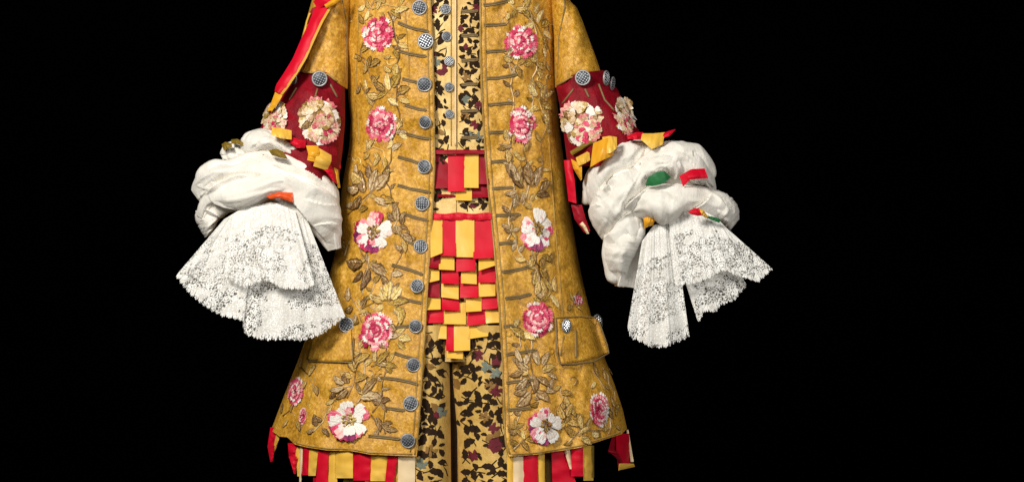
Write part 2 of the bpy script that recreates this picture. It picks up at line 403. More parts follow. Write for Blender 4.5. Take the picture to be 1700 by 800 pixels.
# ------------------------------------------------------------------ cord buttonholes
def loop(sh, a, b, parent, bend=0):
    n = 5; pa = []; pb = []
    dx, dy = b[0]-a[0], b[1]-a[1]; l = math.hypot(dx, dy); nx, ny = -dy/l, dx/l
    for i in range(n+1):
        u = i/n; s = bend*math.sin(u*math.pi)
        x, y = a[0]+dx*u+nx*s, a[1]+dy*u+ny*s+rnd.uniform(-.5, .5)
        pa.append((x-nx*1.4, y-ny*1.4)); pb.append((x+nx*1.4, y+ny*1.4))
    # two cords side by side closed at the far end, joined with a knot
    pts = pa+[(b[0]+dx/l*1.5, b[1]+dy/l*1.5)]+pb[::-1]
    cord('buttonhole', sh, pts, 1.45, 'cord', parent, 1.2, step=4)
for a, b, k in [((661, 38), (710, 52), 2), ((662, 85), (706, 94), 1), ((668, 131), (692, 137), 0), ((672, 174), (706, 183), 1), ((676, 223), (713, 230), 1), ((661, 261), (694, 271), -1), ((660, 308), (713, 319), 1), ((673, 356), (709, 365), 1),
                ((678, 402), (688, 405), 0), ((651, 440), (700, 455), -1), ((663, 494), (699, 502), 1), ((656, 543), (680, 541), 0), ((655, 585), (692, 596), 1), ((632, 627), (692, 637), -2), ((640, 677), (670, 681), 0), ((612, 723), (662, 728), 0),
                ((803, 9), (846, 1), 1), ((804, 42), (838, 41), 0), ((808, 86), (846, 84), 0), ((808, 130), (857, 124), 2), ((811, 174), (850, 171), 0), ((811, 220), (838, 219), 0), ((816, 269), (850, 267), 0), ((817, 313), (850, 311), 0),
                ((823, 358), (862, 356), 0), ((828, 404), (856, 402), 0), ((834, 451), (880, 442), 1), ((839, 495), (880, 488), 1), ((836, 541), (858, 541), 0), ((840, 588), (888, 581), 0), ((841, 635), (884, 630), 0), ((843, 680), (880, 677), 0),
                ((573, 560), (572, 591), 0)]:
    loop(coat, a, b, C, k)

# ------------------------------------------------------------------ pocket flaps
def flap(pts, mat, lifts, name='pocket_flap', label=None):
    """four-sided raised flap: pts corners tl,tr,br,bl in the grid"""
    tl, tr, br, bl = pts; nu, nv = 16, 16; co = []
    for i in range(nu):
        u = i/(nu-1)
        for j in range(nv):
            v = j/(nv-1)
            x = (tl[0]*(1-u)+tr[0]*u)*(1-v)+(bl[0]*(1-u)+br[0]*u)*v; y = (tl[1]*(1-u)+tr[1]*u)*(1-v)+(bl[1]*(1-u)+br[1]*u)*v+3*math.sin(u*math.pi)*v
            cyy = coat.y(min(x, lerp(coat.R, y)-1.5), y)-lifts[0]*(1-v)-lifts[1]*v-2*math.sin(v*3)
            co.append((x, y, cyy))
    return build(name, co, grid(nu, nv), mat, C, solid=2, offs=1, label=label)
flap([(922, 527), (992, 529), (1011, 586), (930, 604)], 'gold', (.8, 3), label='pocket flap standing out from the coat side')
rs = lambda x, y, l: (x, y, coat.y(min(x, lerp(coat.R, y)-1.5), y)-l)
tube('flap_cord', [rs(922, 528, 5), rs(924, 560, 6), rs(923, 583, 7), rs(930, 604, 8), rs(955, 604, 8), rs(985, 600, 8), rs(1011, 586, 7), rs(1008, 572, 7), rs(994, 532, 5)], 1.3, 'cord', C)
tube('flap_cord', [rs(922, 527, 5), rs(955, 525, 6), rs(990, 527, 6)], 1.2, 'edgecord', C)
tube('buttonhole', [rs(955, 545, 6), rs(956, 575, 8), rs(956, 594, 9)], 2.0, 'cord', C, taper=True)
tube('buttonhole', [rs(936, 556, 6), rs(930, 590, 8)], 1.8, 'cord', C, taper=True)
flap([(524, 545), (583, 545), (586, 598), (510, 596)], 'gold', (1, 3), label='pocket flap half hidden under the lace cuff')
cord('flap_cord', coat, [(512, 599), (545, 600), (585, 601), (587, 560)], 1.4, 'cord', C, 4)
cord('side_seam', coat, [(527, 560), (512, 600), (498, 650)], .9, 'edgecord', C, 1)

# ------------------------------------------------------------------ raised embroidery
def leaf_mesh(fill, rimm, light, slim, nb, nm='leaf'):
    """padded leaf with an outline cord and raised satin-stitch veins; unit length along +x"""
    co, fa, mi = [], [], []
    r = random.Random(int(slim*100)+nb)
    wd = lambda u: slim*.5*(math.sin(math.pi*min(1, u*.96+.05))**.7)*(1.15-.4*u)*(1+.13*math.sin(u*19))
    bend = lambda u: .10*math.sin(u*3)
    st = 9
    for i in range(st):
        u = i/(st-1); q = wd(u)
        for f, z in ((-1.12, -.01), (-.98, .06), (-.80, .02), (0, .045), (.80, .02), (.98, .06), (1.12, -.01)): co.append((u+(0 if abs(f) < .9 else .015), bend(u)+q*f, z))
    for i in range(st-1):
        for k in range(6):
            a_ = i*7+k; fa.append((a_, a_+7, a_+8, a_+1)); mi.append(1 if k in (0, 1, 4, 5) else 0)
    def barb(x0, y0, x1, y1, w0, z0, z1, m_):
        n = len(co); dx, dy = x1-x0, y1-y0; l = math.hypot(dx, dy); nx, ny = -dy/l*w0, dx/l*w0
        xm, ym, zm = x0+dx*.5, y0+dy*.5, (z0+z1)/2+.03
        co.extend([(x0, y0, z0), (xm-nx, ym-ny, .02), (xm, ym, zm), (xm+nx, ym+ny, .02), (x1, y1, z1)])
        for f in ((0, 1, 2), (0, 2, 3), (1, 4, 2), (2, 4, 3)): fa.append(tuple(n+k for k in f)); mi.append(m_)
    for k in range(nb-1):
        u = .10+.62*k/(nb-2)
        for sgn in (-1, 1):
            e = min(1, u+.18+r.uniform(-.03, .03))
            barb(u, bend(u)+sgn*.01, e, bend(e)+sgn*wd(min(.97, u+.14))*.8, .034, .06, .05, 2 if r.random() < .6 else 1)
    barb(0, bend(0), .95, bend(.95), .022, .08, .06, 1)
    me = bpy.data.meshes.new(nm); me.from_pydata(co, [], fa)
    for m_ in (fill, rimm, light): me.materials.append(M[m_])
    me.polygons.foreach_set('material_index', mi)
    return me
LM = {k: [leaf_mesh(f, r, l_, w_, nb) for w_, nb in ((.62, 5), (.50, 4), (.56, 5))] for k, (f, r, l_) in
      {'g': ('t_gold', 't_bronze', 't_bright'), 'a': ('t_leaf', 't_deep', 't_gold'), 'b': ('t_leafb', 't_deep', 't_pewter')}.items()}
def spray(sh, kind, stem, leaves, parent, lift=1, wscale=1.0):
    st = cord('leaf_spray', sh, stem, lambda u: 1.3-.6*u, {'g': 't_antique', 'a': 't_bronze', 'b': 't_bronze'}[kind], parent, lift, step=4)
    for lf in leaves:
        x, y, a, l = lf[:4]
        a = math.radians(a)
        mx_, my_ = x+math.cos(a)*l*.5, y-math.sin(a)*l*.5
        p, rt, up, n = sh.frame(mx_, my_)
        # base point in the tangent frame of the leaf middle
        axis = (rt*math.cos(a)+up*math.sin(a))
        loc = p-axis*l*.5*S*(1.0)+n*(lift+.6)*S
        kk = kind if rnd.random() > .22 else rnd.choice('ga' if kind != 'b' else 'ab')
        inst('leaf', rnd.choice(LM[kk]), st, loc, rt, up, n, a, (l*1.08, l*wscale*rnd.uniform(.75, 1.1), l*.6))
    return st
SP_L = [
 ('g', [(606, 0), (618, 16), (640, 8), (668, 14)], [(608, 10, 205, 15), (612, 20, 250, 15), (626, 16, 60, 18), (648, 18, -35, 22), (656, 20, 15, 22), (666, 8, 70, 18), (640, 6, 120, 14), (634, 20, -80, 14)]),
 ('g', [(652, 88), (662, 72), (658, 58)], [(660, 66, 30, 16), (662, 74, -25, 16), (655, 84, -70, 15), (650, 92, 200, 13)]),
 ('a', [(590, 90), (606, 98), (614, 112), (630, 108)], [(604, 100, 150, 16), (610, 108, 240, 16), (616, 108, 20, 18), (598, 92, 200, 12)]),
 ('g', [(600, 140), (612, 168), (640, 158), (650, 132), (662, 118)], [(648, 150, 100, 28), (652, 145, 60, 24), (640, 150, 140, 24), (660, 155, 20, 22), (630, 160, 170, 20), (656, 126, 80, 20), (645, 164, -35, 20), (664, 166, -20, 17), (628, 138, 130, 17), (650, 120, 140, 16), (612, 150, 110, 18)]),
 ('b', [(598, 138), (606, 156), (616, 172)], [(600, 144, 230, 14), (606, 156, 40, 14)]),
 ('g', [(658, 222), (664, 206), (668, 196)], [(660, 214, 55, 16), (668, 210, 110, 14), (664, 222, -40, 15)]),
 ('g', [(604, 254), (620, 244), (636, 250), (640, 268)], [(618, 246, 130, 17), (616, 254, 220, 16), (622, 254, -60, 15), (643, 247, 30, 15), (637, 262, -80, 18), (650, 246, 85, 13)]),
 ('b', [(578, 356), (598, 334), (612, 322), (630, 305), (650, 285)], [(610, 320, 112, 38), (606, 302, 150, 30), (602, 316, 172, 30), (606, 327, 212, 34), (616, 318, 72, 36), (624, 314, 45, 30), (628, 334, -5, 28), (622, 330, -32, 24), (596, 292, 110, 20), (640, 300, 75, 24), (590, 338, 190, 18), (616, 296, 100, 22)]),
 ('b', [(652, 382), (658, 368), (660, 352)], [(660, 366, 92, 24), (657, 366, 135, 18), (663, 366, 48, 18), (658, 374, -70, 18)]),
 ('b', [(664, 420), (674, 400), (690, 394)], [(668, 388, -45, 22), (668, 400, -70, 20), (690, 396, 165, 17), (664, 376, -20, 15)]),
 ('a', [(572, 424), (576, 410), (580, 400)], [(574, 418, 100, 18), (578, 410, 200, 12)]),
 ('b', [(613, 424), (611, 440), (606, 470), (600, 492)], [(609, 438, 174, 38), (615, 440, -33, 34), (609, 445, -98, 36), (604, 450, -135, 25), (612, 434, 105, 14)]),
 ('g', [(600, 512), (625, 500), (645, 498), (668, 520)], [(640, 500, 160, 24), (642, 498, 118, 26), (646, 498, 88, 32), (652, 498, 56, 30), (640, 506, 205, 20), (654, 503, 8, 22), (655, 512, -40, 22), (662, 518, -80, 20), (628, 500, 140, 18)]),
 ('b', [(580, 488), (590, 505), (604, 524)], [(584, 500, 112, 24), (590, 510, 196, 20), (600, 514, 62, 24), (604, 518, -50, 22), (594, 522, 236, 20)]),
 ('g', [(650, 540), (660, 556), (664, 574)], [(660, 554, 42, 20), (662, 561, -8, 20), (660, 568, -50, 18)]),
 ('a', [(576, 660), (588, 634), (592, 605), (600, 588)], [(592, 616, 112, 30), (590, 612, 70, 26), (594, 600, 30, 22), (586, 626, 160, 22), (592, 632, 20, 20)]),
 ('g', [(616, 608), (632, 602), (650, 606)], [(628, 602, 45, 24), (634, 605, -10, 24), (624, 600, 90, 20), (640, 604, -62, 18), (648, 598, 60, 14)]),
 ('b', [(548, 646), (568, 642), (584, 640)], [(575, 638, 148, 26), (573, 643, 188, 26), (578, 638, 105, 20), (578, 646, -145, 24), (560, 648, 220, 18)]),
 ('b', [(592, 670), (602, 656), (622, 630)], [(604, 654, 48, 34), (600, 660, 2, 32), (612, 656, -22, 26), (600, 650, 120, 18)]),
 ('b', [(618, 684), (628, 672), (636, 660)], [(632, 668, 90, 17), (632, 668, 20, 17), (632, 670, 150, 15), (632, 670, -50, 16)]),
 ('b', [(616, 688), (628, 706), (648, 716)], [(622, 692, -62, 26), (632, 702, -45, 22), (640, 712, -10, 20), (628, 712, -120, 16)]),
 ('b', [(520, 716), (536, 700), (544, 680)], [(530, 706, 120, 20), (524, 712, 200, 16), (538, 698, 160, 18), (534, 712, -40, 16)]),
 ('a', [(500, 610), (512, 622), (520, 640)], [(504, 612, 110, 20), (514, 624, 60, 20), (512, 632, 220, 18), (520, 640, -60, 18)]),
 ('a', [(470, 690), (482, 680), (490, 690)], [(474, 686, 120, 18), (484, 684, 80, 16), (480, 696, 230, 16), (490, 700, -50, 18)]),
 ('a', [(560, 660), (548, 668)], [(556, 664, 200, 16), (550, 672, 250, 16)]),
]
SP_R = [
 ('g', [(842, 2), (856, 16), (872, 20)], [(850, 8, 100, 18), (856, 16, 230, 16), (866, 18, -40, 18), (868, 14, 50, 18), (844, 22, 250, 12)]),
 ('g', [(878, 24), (892, 42), (904, 70)], [(890, 38, 62, 22), (894, 44, 12, 22), (898, 54, -30, 20), (884, 34, 115, 20), (902, 62, -80, 20), (900, 80, -70, 16), (886, 22, 60, 16)]),
 ('a', [(846, 100), (858, 112), (868, 118)], [(850, 102, 150, 17), (856, 110, -70, 20), (860, 108, 30, 16)]),
 ('g', [(878, 96), (890, 106), (896, 124)], [(884, 100, 60, 16), (888, 106, -30, 20), (892, 114, -75, 18), (882, 104, 200, 14)]),
 ('g', [(876, 142), (892, 160), (902, 190)], [(896, 164, 62, 24), (900, 162, 18, 20), (896, 174, -20, 22), (890, 160, 122, 22), (900, 184, -60, 20), (884, 150, 92, 20), (890, 176, 215, 18), (904, 196, -80, 16)]),
 ('a', [(838, 262), (846, 244), (850, 228)], [(845, 236, 112, 22), (850, 238, 62, 18), (843, 250, -92, 20), (852, 252, -50, 18), (842, 244, 190, 16)]),
 ('b', [(868, 340), (876, 318), (880, 300), (862, 284)], [(860, 300, 112, 32), (862, 306, 86, 30), (868, 312, 128, 34), (852, 290, 122, 20), (878, 308, 88, 36), (885, 308, 62, 34), (892, 318, 32, 28), (856, 322, -100, 22), (858, 318, 190, 20), (886, 322, -8, 28), (870, 322, -120, 16), (884, 300, 110, 20)]),
 ('b', [(842, 398), (850, 384), (856, 376)], [(850, 384, 90, 14), (850, 384, 15, 14), (850, 386, 165, 14), (850, 386, -65, 14), (855, 398, -110, 18)]),
 ('a', [(880, 424), (894, 440), (898, 470), (896, 500)], [(872, 432, 165, 18), (884, 426, -110, 20), (896, 424, -28, 24), (912, 434, 60, 16), (896, 448, -60, 24), (892, 450, -115, 24), (896, 444, 60, 20), (898, 466, -75, 24), (894, 468, -110, 22), (888, 446, 150, 18)]),
 ('g', [(900, 500), (912, 488), (920, 476)], [(914, 482, 118, 24), (918, 484, 80, 24), (914, 490, -62, 24), (910, 492, 200, 16)]),
 ('g', [(846, 542), (858, 552), (876, 562)], [(850, 546, -40, 24), (862, 546, -75, 20), (866, 554, -25, 22), (852, 542, 50, 16)]),
 ('b', [(872, 575), (880, 600), (886, 630), (878, 660)], [(866, 600, 112, 24), (870, 604, 62, 22), (876, 612, 140, 24), (889, 606, 82, 28), (900, 606, 60, 24), (898, 616, 18, 24), (868, 616, 200, 22), (884, 622, -88, 28), (892, 626, -40, 24), (874, 628, 220, 24), (908, 620, -30, 18)]),
 ('b', [(862, 668), (878, 654), (904, 648)], [(880, 652, 222, 30), (874, 646, 196, 22), (890, 650, -40, 24), (908, 648, 60, 22), (904, 650, 0, 20), (900, 656, 200, 16)]),
 ('a', [(850, 716), (856, 708)], [(856, 708, 90, 14), (856, 709, 18, 14), (856, 710, 160, 14), (856, 711, -60, 14), (856, 711, -120, 12)]),
 ('a', [(852, 746), (866, 732), (880, 722)], [(860, 738, 150, 16), (866, 732, -60, 18), (874, 728, -20, 18), (870, 728, 100, 14)]),
 ('a', [(932, 712), (938, 690), (944, 670)], [(936, 694, 110, 22), (940, 690, 60, 22), (938, 704, 190, 16), (942, 700, -20, 20), (942, 676, 95, 18)]),
 ('a', [(942, 736), (956, 720), (974, 700)], [(950, 726, 105, 22), (956, 720, 150, 20), (960, 718, 20, 22), (964, 710, 90, 20), (962, 726, -30, 22), (950, 732, 200, 16), (974, 706, 60, 16)]),
 ('a', [(984, 616), (996, 632), (1006, 648)], [(992, 626, 105, 24), (998, 632, 60, 20), (1000, 640, -30, 16), (990, 634, 215, 16)]),
 ('a', [(1010, 720), (1018, 700), (1016, 670)], [(1016, 694, 110, 20), (1018, 690, 60, 18), (1012, 708, 200, 18), (1018, 706, -30, 16), (1016, 676, 90, 18), (996, 722, 170, 18)]),
 ('a', [(950, 508), (954, 494), (960, 484)], [(952, 500, 120, 15), (956, 496, 50, 15), (954, 506, -40, 14), (950, 506, 210, 14)]),
]
for k, st, lv in SP_L+SP_R: spray(coat, k, st, lv, C)

for (x0, x1, fn) in ((580, 652, coat), (838, 925, coat)):
    for k in range(26):
        x = rnd.uniform(x0, x1); y = rnd.uniform(5, 735)
        if y > 620: x = rnd.uniform(x0-40 if x0 < 700 else x0, x1 if x0 < 700 else x1+60)
        a0 = rnd.uniform(0, 6.28); R0 = rnd.uniform(5, 9); tn = rnd.choice((-1, 1))
        cord('tendril', coat, [(x+R0*(1-i*.085)*math.cos(a0+tn*i*.55), y+R0*(1-i*.085)*math.sin(a0+tn*i*.55)) for i in range(9)], .95, rnd.choice(['t_gold', 't_antique', 't_bronze']), C, .6, seg=5)
BL = [(629, 57, 30), (634, 207, 29), (624, 549, 32), (622, 385, 40), (580, 697, 41), (863, 70, 28), (865, 208, 29), (892, 530, 29), (892, 380, 40), (905, 705, 36)]
for (line, k0) in (([(622, -10), (606, 40), (600, 100), (628, 150), (610, 200), (612, 262), (628, 300), (596, 350), (600, 420), (622, 470), (596, 520), (600, 590), (610, 640), (588, 680)], 'a'),
                   ([(862, -10), (886, 40), (892, 100), (880, 150), (888, 200), (868, 250), (876, 320), (888, 440), (902, 490), (882, 560), (876, 620), (898, 670), (905, 720)], 'a'),
                   ([(644, 20), (664, 80), (654, 130), (664, 190), (650, 250), (640, 300), (660, 360), (672, 400), (648, 470), (664, 520), (640, 590), (636, 660), (640, 720)], 'b'),
                   ([(842, 20), (846, 110), (852, 160), (844, 230), (852, 300), (846, 380), (870, 430), (914, 470), (862, 560), (862, 600), (868, 660), (856, 720)], 'b'),
                   ([(906, 30), (914, 90), (906, 160), (910, 190), (898, 250), (902, 300)], 'a'), ([(1000, 610), (1020, 650), (1014, 710), (975, 715), (945, 690), (930, 640)], 'a')):
    pts = [line[0]]
    for a_, b_ in zip(line, line[1:]):
        d_ = math.dist(a_, b_); n_ = max(1, int(d_/13))
        for i in range(1, n_+1):
            u = i/n_; pts.append((a_[0]+(b_[0]-a_[0])*u+3*math.sin(u*6.28), a_[1]+(b_[1]-a_[1])*u))
    seg_, run = [], []
    for p in pts:
        if any(math.dist(p, q[:2]) < q[2]*.8 for q in BL):
            if len(run) > 1: seg_.append(run)
            run = []
        else: run.append(p)
    if len(run) > 1: seg_.append(run)
    for run in seg_:
        lv = []
        for i, (a_, b_) in enumerate(zip(run, run[1:])):
            if rnd.random() < .3: continue
            an = math.degrees(math.atan2(-(b_[1]-a_[1]), b_[0]-a_[0])); sd = 1 if i % 2 else -1
            lv.append((b_[0], b_[1], an+180+sd*rnd.uniform(35, 80), rnd.uniform(12, 20)))
        spray(coat, k0, run, lv, C, .6, 1.0)
def petal_mesh(fill, rimm, kind, nm='petal'):
    """unit petal: root at origin, grows along +x"""
    co, fa, mi = [], [], []
    if kind == 'frill': W_, rows = .5, 4
    else: W_, rows = .62, 5
    cols = 7
    for i in range(rows):
        u = i/(rows-1)
        for j in range(cols):
            v = j/(cols-1)*2-1
            if kind == 'frill':
                ww = .16+.42*u; x = u*(1-.16*v*v)+(.09*(-1)**j if i == rows-1 else 0); z = .10+.30*u+.10*math.sin(j*2.1)*u-.18*u*u
            else:
                ww = .12+.50*math.sin(min(1, u*1.15)*1.57)*(1-.30*max(0, u-.6)/.4)*(1+.07*math.sin(i*2.3+j)); x = u*(1-.22*v*v)-((.17*(1-abs(v))+.06*(j % 2)) if i == rows-1 else 0); z = .14*math.sin(u*2.6)*(1-.3*v*v)+.03*math.sin(v*6)
            co.append((x, v*ww, z))
    for i in range(rows-1):
        for j in range(cols-1):
            a = i*cols+j; fa.append((a, a+1, a+cols+1, a+cols)); 
            edge = (i == rows-2 and (kind == 'frill' or j < 4)) or (kind != 'frill' and ((j == 0 and i > 0) or (j == 1 and i > 1)))
            mi.append(1 if edge else 0)
    me = bpy.data.meshes.new(nm); me.from_pydata(co, [], fa); me.materials.append(M[fill]); me.materials.append(M[rimm])
    me.polygons.foreach_set('material_index', mi); me.polygons.foreach_set('use_smooth', [kind != 'frill']*len(fa))
    return me
PF = [petal_mesh('t_rose', 't_pale', 'frill'), petal_mesh('t_pink', 't_white', 'frill'), petal_mesh('t_rose', 't_pink', 'frill'), petal_mesh('t_pale', 't_pink', 'frill'), petal_mesh('t_pink', 't_rose', 'frill')]
PW = [petal_mesh('t_white', 't_pink', 'rose'), petal_mesh('t_white', 't_white', 'rose'), petal_mesh('t_white', 't_pale', 'rose'), petal_mesh('t_pale', 't_rose', 'rose')]
PC = [petal_mesh('t_cream', 't_antique', 'rose'), petal_mesh('t_cream', 't_white', 'rose'), petal_mesh('t_cream', 't_blush', 'frill'), petal_mesh('t_white', 't_bronze', 'rose')]
PB = [petal_mesh('t_blush', 't_cream', 'rose'), petal_mesh('t_rose', 't_cream', 'rose'), petal_mesh('t_cream', 't_blush', 'frill')]
PP = petal_mesh('t_plum', 't_rose', 'rose')
def knot_mesh():
    co, fa = [], []; r = random.Random(3)
    for k in range(22):
        a = r.uniform(0, 6.28); d = r.random()**.6; x, y = d*math.cos(a), d*math.sin(a); s = .2; n = len(co)
        for dx, dy, dz in ((s, 0, 0), (0, s, 0), (-s, 0, 0), (0, -s, 0), (0, 0, s*1.2)): co.append((x+dx, y+dy, .15*(1-d)+dz))
        fa += [(n, n+1, n+4), (n+1, n+2, n+4), (n+2, n+3, n+4), (n+3, n, n+4)]
    me = bpy.data.meshes.new('stamens'); me.from_pydata(co, [], fa); me.materials.append(M['t_bronze']); me.materials.append(M['t_gold'])
    me.polygons.foreach_set('material_index', [(i//4) % 2 for i in range(len(fa))]); return me
KM = knot_mesh()
def at_offset(sh, px, py, a, b):
    """a,b grid-unit offsets in the tangent plane -> px,py on the surface"""
    p, rt, up, n = sh.frame(px, py)
    q = p+rt*a*S+up*b*S
    y = q.y/S; k = (D+y)/D
    return 850+q.x/S/k, 400-(q.z-Z0)/S/k
def bloom_base(sh, px, py, rx, ry, mat, parent, name):
    co = [(px, py, sh.y(px, py)-3.0)]; n = 24
    for i in range(n):
        a = 2*math.pi*i/n; x = px+rx*math.cos(a)*.55; y = py+ry*math.sin(a)*.55; co.append((x, y, sh.y(x, y)-2))
    for i in range(n):
        a = 2*math.pi*i/n; x = px+rx*math.cos(a)*.9; y = py+ry*math.sin(a)*.9; co.append((x, y, sh.y(x, y)+.5))
    fa = [(0, 1+i, 1+(i+1) % n) for i in range(n)]+[(1+i, 1+n+i, 1+n+(i+1) % n, 1+(i+1) % n) for i in range(n)]
    return build(name, co, fa, mat, parent)
def petals(sh, px, py, rx, ry, rings, base, cloud):
    for (rad, cnt, length, lift, ph, wd) in rings:
        for i in range(cnt):
            a = 2*math.pi*i/cnt+ph+rnd.uniform(-.12, .12)
            r0 = rad*rnd.uniform(.86, 1.12)
            x, y = px+math.cos(a)*r0*rx, py-math.sin(a)*r0*ry
            # direction of the petal measured on the cloth
            p, rt, up, n = sh.frame(x, y)
            ll = length*ry
            fx = max(.35, rt.dot(Vector((1, 0, 0))))
            aa = math.atan2(math.sin(a)*ry, math.cos(a)*rx/fx)
            me = rnd.choice(cloud)
            ln = ll*math.hypot(math.cos(a)*min(1.4, rx/ry/fx), math.sin(a)) if rx < ry else ll
            inst('petal', me, base, p+n*lift*.6*S, rt, up, n, aa+rnd.uniform(-.2, .2), (ln, ll*wd*rnd.uniform(.85, 1.15), ll*.42))
def carnation(sh, px, py, rx, ry, parent, label=None):
    b = bloom_base(sh, px, py, rx, ry, 't_rose', parent, 'carnation')
    petals(sh, px, py, rx, ry, [(.52, 14, .5, 1.0, 0, .8), (.32, 11, .45, 3.5, .3, .85), (.12, 8, .38, 6, .1, .85), (.0, 4, .26, 9, .5, .9)], b, PF)
    if label: b['label'] = label
def dogrose(sh, px, py, rx, ry, parent, ph, plum):
    b = bloom_base(sh, px, py, rx*.5, ry*.5, 't_bronze', parent, 'wild_rose')
    for i in range(5):
        a = ph+i*2*math.pi/5
        if i in plum: petals(sh, px, py, rx, ry, [(.22, 1, .80, 1.0, a+.35, 1.0)], b, [PP])
        petals(sh, px, py, rx, ry, [(.18, 1, rnd.uniform(.68, .84), 2.5+.8*(i % 2), a, rnd.uniform(.68, .86))], b, [PW[(i+int(px)) % 4 if i != plum[0] else 0]])
        petals(sh, px, py, rx, ry, [(.2, 1, rnd.uniform(.42, .6), 5, a+rnd.uniform(-.5, .5), .8)], b, [PW[(i*2+int(py)) % 4]])
    petals(sh, px, py, rx, ry, [(.10, 6, .22, 6, .2, .8)], b, [LM['a'][0], LM['g'][1], PW[3]])
    p, rt, up, n = sh.frame(px, py)
    inst('stamens', KM, b, p+n*6*S, rt, up, n, 0, (rx*.3, ry*.32, ry*.3))
def ribbon_rose(sh, px, py, rx, ry, parent):
    b = bloom_base(sh, px, py, rx*.95, ry*.95, 't_bronze', parent, 'ribbon_rose')
    petals(sh, px, py, rx, ry, [(.48, 8, .58, 1.0, .2, 1.05), (.62, 11, .36, 1.5, 0, .9)], b, PC)
    petals(sh, px-rx*.12, py-ry*.15, rx, ry, [(.26, 6, .56, 4, .5, 1.0)], b, [PC[0], PC[3], PC[1], LM['b'][0]])
    petals(sh, px+rx*.24, py+ry*.30, rx*.8, ry*.8, [(.32, 7, .5, 5, .1, 1.0), (.12, 5, .4, 8, .5, .9)], b, PB)
    petals(sh, px-rx*.2, py-ry*.25, rx*.6, ry*.6, [(.16, 5, .6, 7, .1, .9)], b, PC[:2]+[LM['a'][0]])
for a in [(629, 57, 29, 29), (634, 207, 26, 29), (624, 549, 29, 32), (863, 70, 27, 28), (865, 208, 23, 30), (892, 530, 25, 29), (994, 679, 16, 29), (492, 648, 13, 24)]:
    carnation(coat, *a, C)
carnation(coat, 503, 690, 6, 14, C)
dogrose(coat, 622, 385, 38, 40, C, .2, [3, 2]); dogrose(coat, 580, 697, 40, 41, C, .35, [2, 3])
dogrose(coat, 892, 380, 31, 42, C, .3, [3, 2]); dogrose(coat, 905, 705, 31, 38, C, .3, [2, 3])
carnation(coat, 959, 498, 9, 10, C)

# ------------------------------------------------------------------ sleeves
def sl_fold(px, py, t): return 7*fbm(px*.03+3, py*.02, 2, 3)+2.5*math.sin(px*.12+py*.05+2*nz(px*.02, py*.02))
slL = Shell([(-60, 538), (0, 518), (50, 504), (90, 494), (120, 488), (150, 484)], [(-60, 596), (0, 583), (60, 580), (130, 578), (150, 577)], [(-60, 40), (150, 50)], None, [(-60, -5), (150, -28)], 2.1, 2.0, sl_fold)
slR = Shell([(-60, 900), (0, 914), (60, 919), (130, 921), (150, 922)], [(-60, 925), (0, 943), (12, 957), (35, 967), (60, 976), (100, 991), (122, 998), (150, 1006)], [(-60, 40), (150, 50)], None, [(-60, -5), (150, -28)], 2.1, 2.0, sl_fold)
hL = [(480, 118), (500, 121), (545, 126), (560, 138), (580, 150)]; hR = [(915, 150), (925, 144), (945, 132), (962, 126), (1000, 122)]
for sh, h in ((slL, hL), (slR, hR)):
    panel('sleeve', sh, -1, 1, lambda x: -60, lambda x: lerp(h, x), 'gold', C, 60, 60, solid=3)
    panel('sleeve_back', sh, -1, 1, lambda x: -60, lambda x: lerp(h, x), 'gold', C, 24, 20, side=1, solid=3)
    cord('sleeve_hem_cord', sh, [(x, y-2) for x, y in h][1:-1], 1.8, 'edgecord', C, 1.5)
cord('armhole_seam', slL, [(566, -50), (568, 0), (576, 40), (574, 100), (574, 140)], .9, 'cord', C, 1)
cord('armhole_seam', slR, [(930, -50), (938, 12), (928, 60), (925, 130)], .9, 'cord', C, 1)
def vf(px, py, t): return 4*fbm(px*.025+9, py*.02, 8, 3)+2.5*math.sin(px*.09-py*.06)
vL = Shell([(112, 494), (125, 488), (150, 470), (175, 452), (215, 431), (260, 430), (320, 430)], [(112, 572), (145, 573), (200, 573), (240, 570), (290, 564), (320, 560)], [(112, 44), (320, 62)], None, [(112, -28), (200, -48), (320, -60)], 2.1, 2.0, vf)
vR = Shell([(112, 926), (145, 923), (190, 932), (240, 938), (320, 948)], [(112, 1000), (125, 1008), (150, 1026), (190, 1044), (222, 1064), (260, 1075), (320, 1080)], [(112, 44), (320, 62)], None, [(112, -28), (200, -48), (320, -60)], 2.1, 2.0, vf)
for sh in (vL, vR):
    panel('velvet_cuff', sh, -1, 1, lambda x, h=(hL if sh is vL else hR): lerp(h, x)-5, lambda x: (300 if x < 760 else 276), 'velvet', C, 70, 60, solid=3)
    panel('velvet_cuff_back', sh, -1, 1, lambda x, h=(hL if sh is vL else hR): lerp(h, x)-5, lambda x: (300 if x < 760 else 276), 'velvet', C, 24, 20, side=1, solid=3)
ribbon_rose(vL, 530, 201, 36, 40, C); ribbon_rose(vL, 456, 196, 21, 32, C)
ribbon_rose(vR, 967, 204, 38, 40, C); ribbon_rose(vR, 1036, 192, 15, 34, C)
for sh, pts in ((vL, [(527, 148), (523, 162)]), (vL, [(492, 146), (480, 166)]), (vL, [(548, 140), (560, 162)]), (vR, [(952, 148), (934, 172)]), (vR, [(971, 148), (978, 162)]), (vR, [(994, 140), (1004, 166), (1020, 184)])):
    cord('piping', sh, pts, 1.6, 't_cream' if False else 'cord', C, 1)
button(vL, 530, 134, 13.5, C, lift=9); button(vL, 492, 133, 12.5, C, turn=-1.05, tilt=.15, lift=7)
button(vR, 968, 133, 13.5, C, lift=9); button(vR, 1001, 135, 13, C, turn=1.15, tilt=.35, lift=7, yo=8); button(vR, 1012, 142, 12, C, turn=1.3, tilt=-.1, lift=5)

